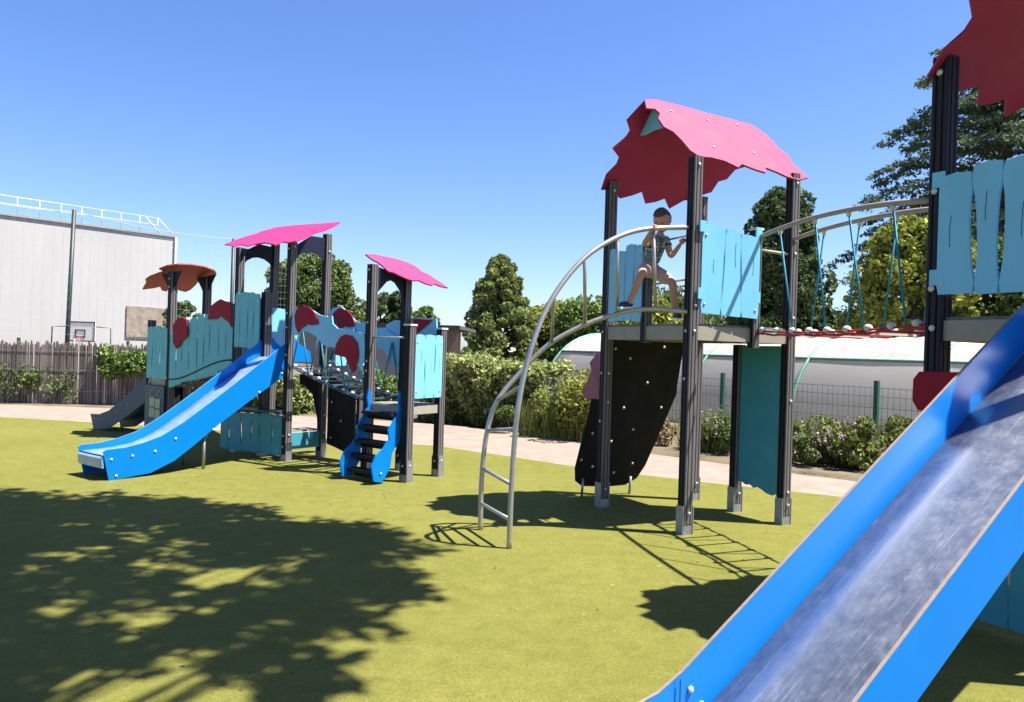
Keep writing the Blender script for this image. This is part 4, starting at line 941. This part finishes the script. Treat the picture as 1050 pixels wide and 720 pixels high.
for i in range(9):
    o = nb+v*(Lt*i/8+.02*(i == 0)); obj('rib', tube([arch(o, k/24, 1.014) for k in range(25)], .035, 8), grn, PT, True)
obj('purlin', tube([arch(nb, lo, 1.014), arch(nb+v*Lt, lo, 1.014)], .03, 8), grn, PT, True)
obj('door', prism([nb+w*2+Vector((0, 0, 0))-v*.03, nb+w*3-v*.03, nb+w*3-v*.03+Vector((0, 0, 1.7)), nb+w*2-v*.03+Vector((0, 0, 1.7))], -v*.03), grn, PT)
# wire fence with green posts
f0 = Vector((at(898, 430, 13.7).x, 13.7, 0)); f1 = Vector((at(740, 430, 16.3).x, 16.3, 0)); fd = f0-f1
WF = thing('wire_fence', f0, 'dark wire mesh fence with green posts in front of the polytunnel', 'fence')
ps = [f1+fd*t for t in (-3, -2, -1, 0, 1, 2)]
for p in ps:
    o = obj('fence_post', box(p, .075, .075, 1.28, fd), gpost, WF)
for i in range(len(ps)-1):
    a, b = ps[i], ps[i+1]; bm = bmesh.new(); L_ = (b-a).length; n = int(L_/.10)
    for k in range(n+1): q = a.lerp(b, k/n); add_tube(bm, [up(q, .03), up(q, 1.17)], .0035, 4, caps=False)
    for z in (.05, .2, .4, .6, .8, 1.0, 1.15): add_tube(bm, [up(a, z), up(b, z)], .004, 4, caps=False)
    obj('mesh_panel', bm, gmesh, WF)

# ================================================================ shade tree behind the camera (its shadow is in the photo)
def shade_tree():
    rnd = random.Random(12); base = Vector((-1.3, -1.6, 0)); root = thing('shade_tree', base, 'spreading tree standing behind the viewpoint, its leafy shadow on the turf at the left', 'tree')
    bark = mat('bark', (0, 0, 0)); bm = bmesh.new()
    fork = base+Vector((.1, .5, 3.6)); add_tube(bm, spline([base, base+Vector((.05, .1, 1.8)), fork], 5), .22, 10, .15)
    k = 1/math.tan(SUN_EL); sx, sy = math.sin(SUN_AZ)*k, math.cos(SUN_AZ)*k
    lf = []
    # clumps given by where their shade falls on the turf (plan) and their real height
    spec = [(-7.5, 6.8, 1.3, 1), (-6.3, 6.9, 1.1, 1), (-5.0, 7.2, .8, 1), (-4.2, 7.2, .7, 1), (-3.4, 7.35, .6, .9), (-2.7, 7.1, .55, .8), (-6.6, 5.6, 1.2, 1), (-5.4, 5.8, 1.1, 1), (-4.3, 6.1, .9, 1), (-3.3, 6.3, .7, .8),
            (-2.2, 6.6, .55, .8), (-1.5, 6.55, .5, 1), (-1.0, 6.2, .4, 1), (-1.9, 6.0, .5, .8), (-1.2, 5.6, .4, 1), (-.85, 5.2, .28, .9), (-4.6, 4.9, .9, .9), (-3.7, 5.0, .5, .6), (-2.9, 5.3, .5, .7), (-5.6, 4.5, 1.0, 1), (-3.9, 4.1, .8, 1), (-2.9, 4.5, .3, .4), (-2.3, 4.9, .32, .4),
            (-1.5, 4.8, .36, .9), (-1.0, 4.5, .28, .9), (-2.6, 3.9, .5, .9), (-3.3, 3.4, .7, 1), (-2.4, 3.3, .35, .7), (-2.0, 4.0, .28, .5), (-1.6, 4.3, .25, .5), (-1.2, 3.9, .2, .6), (-.95, 3.6, .14, .5), (-4.6, 3.4, .9, 1), (-2.8, 2.6, .6, 1), (-7.6, 5.2, 1.2, 1), (-8.5, 7.0, 1.2, 1), (-7.2, 4.0, 1.2, .9), (-4.0, 2.4, .9, .9)]
    for i, (x, y, r, dens) in enumerate(spec):
        z = rnd.uniform(7.2, 9.2)
        c = Vector((x+sx*z, y+sy*z, z))
        mid = fork.lerp(c, .5)+Vector((rnd.uniform(-.3, .3), 0, .5)); sp = spline([fork, mid, c], 5); add_tube(bm, sp, .05, 6, .012)
        for _ in range(int(5)):
            e = c+rball(rnd)*r*.9; add_tube(bm, [sp[-4], e], .012, 4, .004)
        # twig sprays
        for _ in range(int(105*r*r*dens)+8):
            s = rball(rnd); s = Vector((s.x*r, s.y*r, s.z*r*.7)); dr = Vector((rnd.gauss(0, 1), rnd.gauss(0, 1), rnd.gauss(-.2, .3))).normalized()
            for q in range(26): lf.append(c+s+dr*rnd.uniform(-.25, .25)+Vector((rnd.gauss(0, .06), rnd.gauss(0, .06), rnd.gauss(0, .05))))
    obj('trunk', bm, bark, root); bm = bmesh.new(); leaves(bm, lf, .115, rnd, .5); obj('crown', bm, g6, root)
shade_tree()

rnd = random.Random(33); bm = bmesh.new(); lf = []
for i in range(90):
    Y = rnd.uniform(3.0, 13); lf.append(Vector((rnd.uniform(-.62, .42)*Y, Y, .012)))
lf = [p for p in lf if p.y < 12.2+min(0, -p.x*1.0)]
leaves(bm, lf, .02, rnd, 6); tag(obj('fallen_leaves', bm, leafmat('dry_leaves', (0.1820, 0.1330, 0.0560))), 'tiny dry leaves scattered over the turf', 'leaves', kind='stuff')

# ================================================================ people
def skin_chain(verts, edges, radii, sub=2, root=0):
    me = bpy.data.meshes.new('tmp'); me.from_pydata([tuple(v) for v in verts], edges, []); o = bpy.data.objects.new('tmp', me); C.objects.link(o)
    md = o.modifiers.new('s', 'SKIN'); md.use_smooth_shade = True
    sv = me.skin_vertices[0].data
    for i, r in enumerate(radii):
        r = r if isinstance(r, tuple) else (r, r); sv[i].radius = r; sv[i].use_root = (i == root)
    sm = o.modifiers.new('u', 'SUBSURF'); sm.levels = sub; sm.render_levels = sub
    dg = bpy.context.evaluated_depsgraph_get(); dg.update(); ev = o.evaluated_get(dg); m2 = bpy.data.meshes.new_from_object(ev)
    bm = bmesh.new(); bm.from_mesh(m2); bpy.data.objects.remove(o); bpy.data.meshes.remove(m2)
    for f in bm.faces: f.smooth = True; f.material_index = 0
    return bm
def merge(dst, src):
    me = bpy.data.meshes.new('t'); src.to_mesh(me); src.free(); dst.from_mesh(me); bpy.data.meshes.remove(me)
skinm = mat('skin', (0.4524, 0.2418, 0.1638), .55, var=.06, scale=20)
def head(bm, c, fwd, r=.088):
    fwd = fwd.normalized(); side = Vector((0, 0, 1)).cross(fwd).normalized(); upv = fwd.cross(side)
    b2 = bmesh.new(); bmesh.ops.create_uvsphere(b2, u_segments=24, v_segments=18, radius=1)
    for v in b2.verts:
        x, y, z = v.co            # x side, y fwd, z up
        wz = 1-.22*max(0, -z)**1.5; X = x*.86*wz; Yy = y*(1.02 if y < 0 else .95)*(1-.1*max(0, -z)); Z = z*1.22
        if y > .5: Yy -= .04*max(0, 1-abs(z-.1)*4)*(1 if abs(x) < .6 else 0)     # brow / eye hollow
        if abs(x) < .16 and y > .6 and -.30 < z < .06: Yy += .20*(1-abs(x)/.16)*(1-(z+.30)/.36*.75)   # nose
        if abs(x) < .3 and y > .6 and -.52 < z < -.40: Yy += .05
        v.co = c+(side*X+fwd*Yy+upv*Z)*r
    for s in (-1, 1):
        e = bmesh.new(); bmesh.ops.create_uvsphere(e, u_segments=8, v_segments=6, radius=1)
        for v in e.verts: v.co = c+(side*(s*.88+v.co.x*.08)+fwd*(-.02+v.co.y*.15)+upv*(-.05+v.co.z*.25))*r
        merge(b2, e)
    for f in b2.faces: f.smooth = True
    merge(bm, b2); return side, upv
def face_bits(root, c, fwd, side, upv, r=.088):
    for s in (-1, 1):
        p = c+(side*(s*.33)+fwd*.84+upv*.08)*r
        obj('eye', ball(p, r*.11, squash=(1, 1, .7)), mat('dark_eye', (.03, .02, .015), .2), root, True)
    bm = bmesh.new(); add_ball(bm, c+(fwd*.86-upv*.56)*r, r*.2, squash=(1, .5, .3)); obj('mouth', bm, mat('lips', (.42, .12, .10), .5), root, True)
def hair(root, c, fwd, side, upv, r, m, cut=.2):
    b = bmesh.new(); bmesh.ops.create_uvsphere(b, u_segments=26, v_segments=20, radius=1)
    kill = [v for v in b.verts if not (v.co.z > (.52 if v.co.y > .3 else (.52-.8*(.3-v.co.y) if v.co.y > -.5 else -.25)))]
    bmesh.ops.delete(b, geom=kill, context='VERTS'); rnd = random.Random(1)
    for v in b.verts:
        k = 1.07+rnd.uniform(-.015, .02); x, y, z = v.co; v.co = c+(side*x*.88*k+fwd*y*1.0*k+upv*z*1.24*k)*r
    for f in b.faces: f.smooth = True
    o = obj('hair', b, m, root); md = o.modifiers.new('t', 'SOLIDIFY'); md.thickness = .008; md.offset = -1
def hand(bm, wrist, d, palm_n, curl, k=1.0, thumb=1):
    """palm with five curled fingers; d along the hand, palm_n the way the palm faces"""
    d = d.normalized(); palm_n = (palm_n-d*palm_n.dot(d)).normalized(); s = d.cross(palm_n)*thumb
    pc = skin_chain([wrist-d*.01, wrist+d*.025*k, wrist+d*.052*k], [(0, 1), (1, 2)], [(.014*k, .018*k), (.012*k, .026*k), (.010*k, .027*k)], 1); merge(bm, pc)
    for i, (o_, L_) in enumerate(((.023, .040), (.008, .046), (-.008, .043), (-.022, .034))):
        p = wrist+d*.05*k+s*o_*k; dd = d; pts = [p-d*.012*k]; q = p
        for j in range(3):
            pts.append(q); dd = (Matrix.Rotation(curl*(.6+.25*j), 3, d.cross(palm_n)) @ dd); q = q+dd*(L_*k/3*1.25)
        pts.append(q)
        merge(bm, skin_chain(pts, [(a, a+1) for a in range(4)], [.0075*k, .0075*k, .007*k, .0065*k, .0055*k], 1))
    p = wrist+d*.012*k+s*.018*k
    merge(bm, skin_chain([p, p+(s*.8+d*.6)*.022*k+palm_n*.004, p+(s*.45+d*.9)*.036*k+palm_n*.016*k, p+(s*.1+d*.9)*.046*k+palm_n*.028*k], [(0, 1), (1, 2), (2, 3)], [.011*k, .009*k, .008*k, .006*k], 1))

def boy():
    Y0 = 7.3
    J = dict(pel=at(666, 275, 7.36), waist=at(668, 265, 7.34), chest=at(674, 250, 7.28), neck=at(677, 240.5, 7.24), headb=at(677.5, 236, 7.23),
             shL=at(667, 246.5, 7.18), elL=at(660.5, 251, 6.98), wrL=at(667.5, 237.5, 6.90), shR=at(683.5, 247, 7.30), elR=at(688, 264, 7.24), wrR=at(698, 250, 7.14),
             hpL=at(662, 277, 7.30), knL=at(658.5, 279, 6.98), anL=at(646, 308.5, 7.03), hpR=at(671, 278, 7.36), knR=at(690, 290, 7.10), anR=at(692, 320, 7.17))
    root = thing('person', up(J['anR'], J['anR'].z-.06), 'boy in green-grey tank top and tan shorts climbing at the middle tower', 'person')
    names = ['pel', 'waist', 'chest', 'neck', 'headb', 'shL', 'elL', 'wrL', 'shR', 'elR', 'wrR', 'hpL', 'knL', 'anL', 'hpR', 'knR', 'anR']
    ix = {n: i for i, n in enumerate(names)}
    E = [('pel', 'waist'), ('waist', 'chest'), ('chest', 'neck'), ('neck', 'headb'), ('chest', 'shL'), ('shL', 'elL'), ('elL', 'wrL'), ('chest', 'shR'), ('shR', 'elR'), ('elR', 'wrR'), ('pel', 'hpL'), ('hpL', 'knL'), ('knL', 'anL'), ('pel', 'hpR'), ('hpR', 'knR'), ('knR', 'anR')]
    rad = dict(pel=.070, waist=.060, chest=.064, neck=.034, headb=.034, shL=.036, elL=.026, wrL=.019, shR=.036, elR=.026, wrR=.019, hpL=.062, knL=.040, anL=.026, hpR=.062, knR=.042, anR=.027)
    rad['knL'] = .040; rad['knR'] = .043; rad['elL'] = rad['elR'] = .029; rad['shL'] = rad['shR'] = .040; rad['anL'] = rad['anR'] = .030
    for a_n, f_n, v_ in (('anL', 'ftL', Vector((-.02, -.02, -.04))), ('anR', 'ftR', Vector((.005, -.02, -.04)))):
        J[f_n] = J[a_n]+v_; names.append(f_n); ix[f_n] = len(names)-1; E.append((a_n, f_n)); rad[f_n] = .022
    bm = skin_chain([J[n] for n in names], [(ix[a], ix[b]) for a, b in E], [rad[n] for n in names])
    hc = at(679, 226, 7.21); fwd = Vector((-.5, -.75, -.62)); side, upv = head(bm, hc, fwd, .092)
    hand(bm, J['wrL'], at(671, 232, 6.86)-J['wrL'], Vector((0, .6, -.6)), 1.0, .95)
    hand(bm, J['wrR'], at(701, 247, 7.12)-J['wrR'], Vector((.3, -.8, 0)), .9, .95, -1)
    body = obj('body', bm, skinm, root)
    face_bits(root, hc, fwd.normalized(), side, upv, .092)
    hair(root, hc, fwd.normalized(), side, upv, .092, mat('brown_hair', (.075, .045, .03), .8, var=.3, scale=60))
    # shirt
    def lerp(a, b, t): return J[a].lerp(J[b], t)
    vs = [J['pel'].lerp(J['waist'], .45), J['waist'], J['chest'], J['chest'].lerp(J['neck'], .75), J['shL'], J['shR'], lerp('shR', 'elR', .45), lerp('shL', 'elL', .12)]
    sb = skin_chain(vs, [(0, 1), (1, 2), (2, 3), (2, 4), (2, 5), (5, 6), (4, 7)], [.088, .084, .086, .046, .050, .050, .043, .046])
    def camo():
        m = bpy.data.materials.new('camo_cotton'); m.use_nodes = True; N = m.node_tree.nodes; L = m.node_tree.links; b = N['Principled BSDF']; b.inputs['Roughness'].default_value = .9
        tc = N.new('ShaderNodeTexCoord'); n = N.new('ShaderNodeTexNoise'); n.inputs['Scale'].default_value = 16; L.new(tc.outputs['Object'], n.inputs[0]); r = N.new('ShaderNodeValToRGB'); r.color_ramp.interpolation = 'CONSTANT'
        el = r.color_ramp.elements; el[0].color = (.16, .22, .23, 1); el[1].position = .5; el[1].color = (.36, .42, .40, 1); e = el.new(.42); e.color = (.05, .08, .08, 1); e = el.new(.60); e.color = (.02, .16, .11, 1)
        L.new(n.outputs[0], r.inputs[0]); L.new(r.outputs[0], b.inputs['Base Color']); return m
    obj('tank_top', sb, camo(), root)
    slv = skin_chain([J['shR'], lerp('shR', 'elR', .5)], [(0, 1)], [.046, .044]); obj('sleeve', slv, mat('black_cotton', (.02, .022, .028), .9), root)
    tanm = mat('tan_shorts_cloth', (0.4480, 0.3520, 0.3040), .9, var=.12, scale=20)
    sh = skin_chain([J['pel'].lerp(J['waist'], .5), J['pel'], J['hpL'], lerp('hpL', 'knL', .88), J['hpR'], lerp('hpR', 'knR', .86)], [(0, 1), (1, 2), (2, 3), (1, 4), (4, 5)], [.080, .088, .074, .062, .074, .062])
    obj('shorts', sh, tanm, root)
    navy = mat('navy_shoe', (.02, .03, .07), .7); sole = mat('white_sole', (.7, .7, .68), .6)
    for an, toe in ((J['anL'], Vector((-.10, -.07, -.045))), (J['anR'], Vector((.02, -.12, -.045)))):
        heel = an+Vector((.012, .02, -.035)); s = skin_chain([an+Vector((0, 0, -.005)), heel, heel.lerp(an+toe, .55)+Vector((0, 0, .004)), an+toe], [(0, 1), (1, 2), (2, 3)], [.03, .034, .032, .027]); o = obj('shoe', s, navy, root)
        a = heel; b = an+toe; dd = (b-a); bm2 = bmesh.new(); beam_bm(a-dd*.1+Vector((0, 0, -.026)), b+dd*.08+Vector((0, 0, -.024)), .05, .014, bm2); obj('sole', bm2, sole, o)
boy()
def child2():
    b = Vector((G(1041, 622).x, G(1041, 622).y, 0)); z = lambda x, y, h: b+Vector((x, y, h))
    root = thing('person', b, 'child standing beneath the nearest tower, one bare leg glimpsed through the slotted board', 'person')
    names = [z(0, .05, .52), z(0, .05, .64), z(0, .04, .82), z(0, .03, .90), z(0, .03, .94), z(-.12, .04, .84), z(-.15, .0, .66), z(-.14, -.1, .52), z(.12, .04, .84), z(.15, 0, .66), z(.14, -.1, .52), z(-.06, .05, .5), z(-.06, .02, .29), z(-.05, .04, .06), z(.06, .05, .5), z(.07, .02, .29), z(.08, .04, .06), z(-.05, -.07, .03), z(.08, -.07, .03)]
    E = [(0, 1), (1, 2), (2, 3), (3, 4), (2, 5), (5, 6), (6, 7), (2, 8), (8, 9), (9, 10), (0, 11), (11, 12), (12, 13), (0, 14), (14, 15), (15, 16), (13, 17), (16, 18)]
    bm = skin_chain(names, E, [.085, .075, .08, .035, .035, .04, .028, .02, .04, .028, .02, .065, .042, .03, .065, .042, .03, .024, .024])
    fw = Vector((-.2, -1, -.1)); side, upv = head(bm, z(0, .02, 1.04), fw, .088)
    hand(bm, names[7], Vector((0, -.3, -.9)), Vector((1, 0, 0)), .4, .9); hand(bm, names[10], Vector((0, -.3, -.9)), Vector((-1, 0, 0)), .4, .9)
    obj('body', bm, skinm, root); face_bits(root, z(0, .02, 1.04), fw.normalized(), side, upv); hair(root, z(0, .02, 1.04), fw.normalized(), side, upv, .088, mat('brown_hair', (0, 0, 0)))
    obj('shirt', skin_chain([z(0, .05, .56), names[1], names[2], z(0, .035, .88), names[5], names[8], z(-.135, .02, .75), z(.135, .02, .75)], [(0, 1), (1, 2), (2, 3), (2, 4), (2, 5), (4, 6), (5, 7)], [.095, .088, .092, .05, .05, .05, .045, .045]), mat('pale_cotton', (.5, .5, .48), .9), root)
    obj('shorts', skin_chain([z(0, .05, .58), names[0], names[11], z(-.06, .03, .36), names[14], z(.066, .03, .36)], [(0, 1), (1, 2), (2, 3), (1, 4), (4, 5)], [.09, .098, .078, .066, .078, .066]), mat('dark_shorts', (.05, .06, .09), .9), root)
child2()
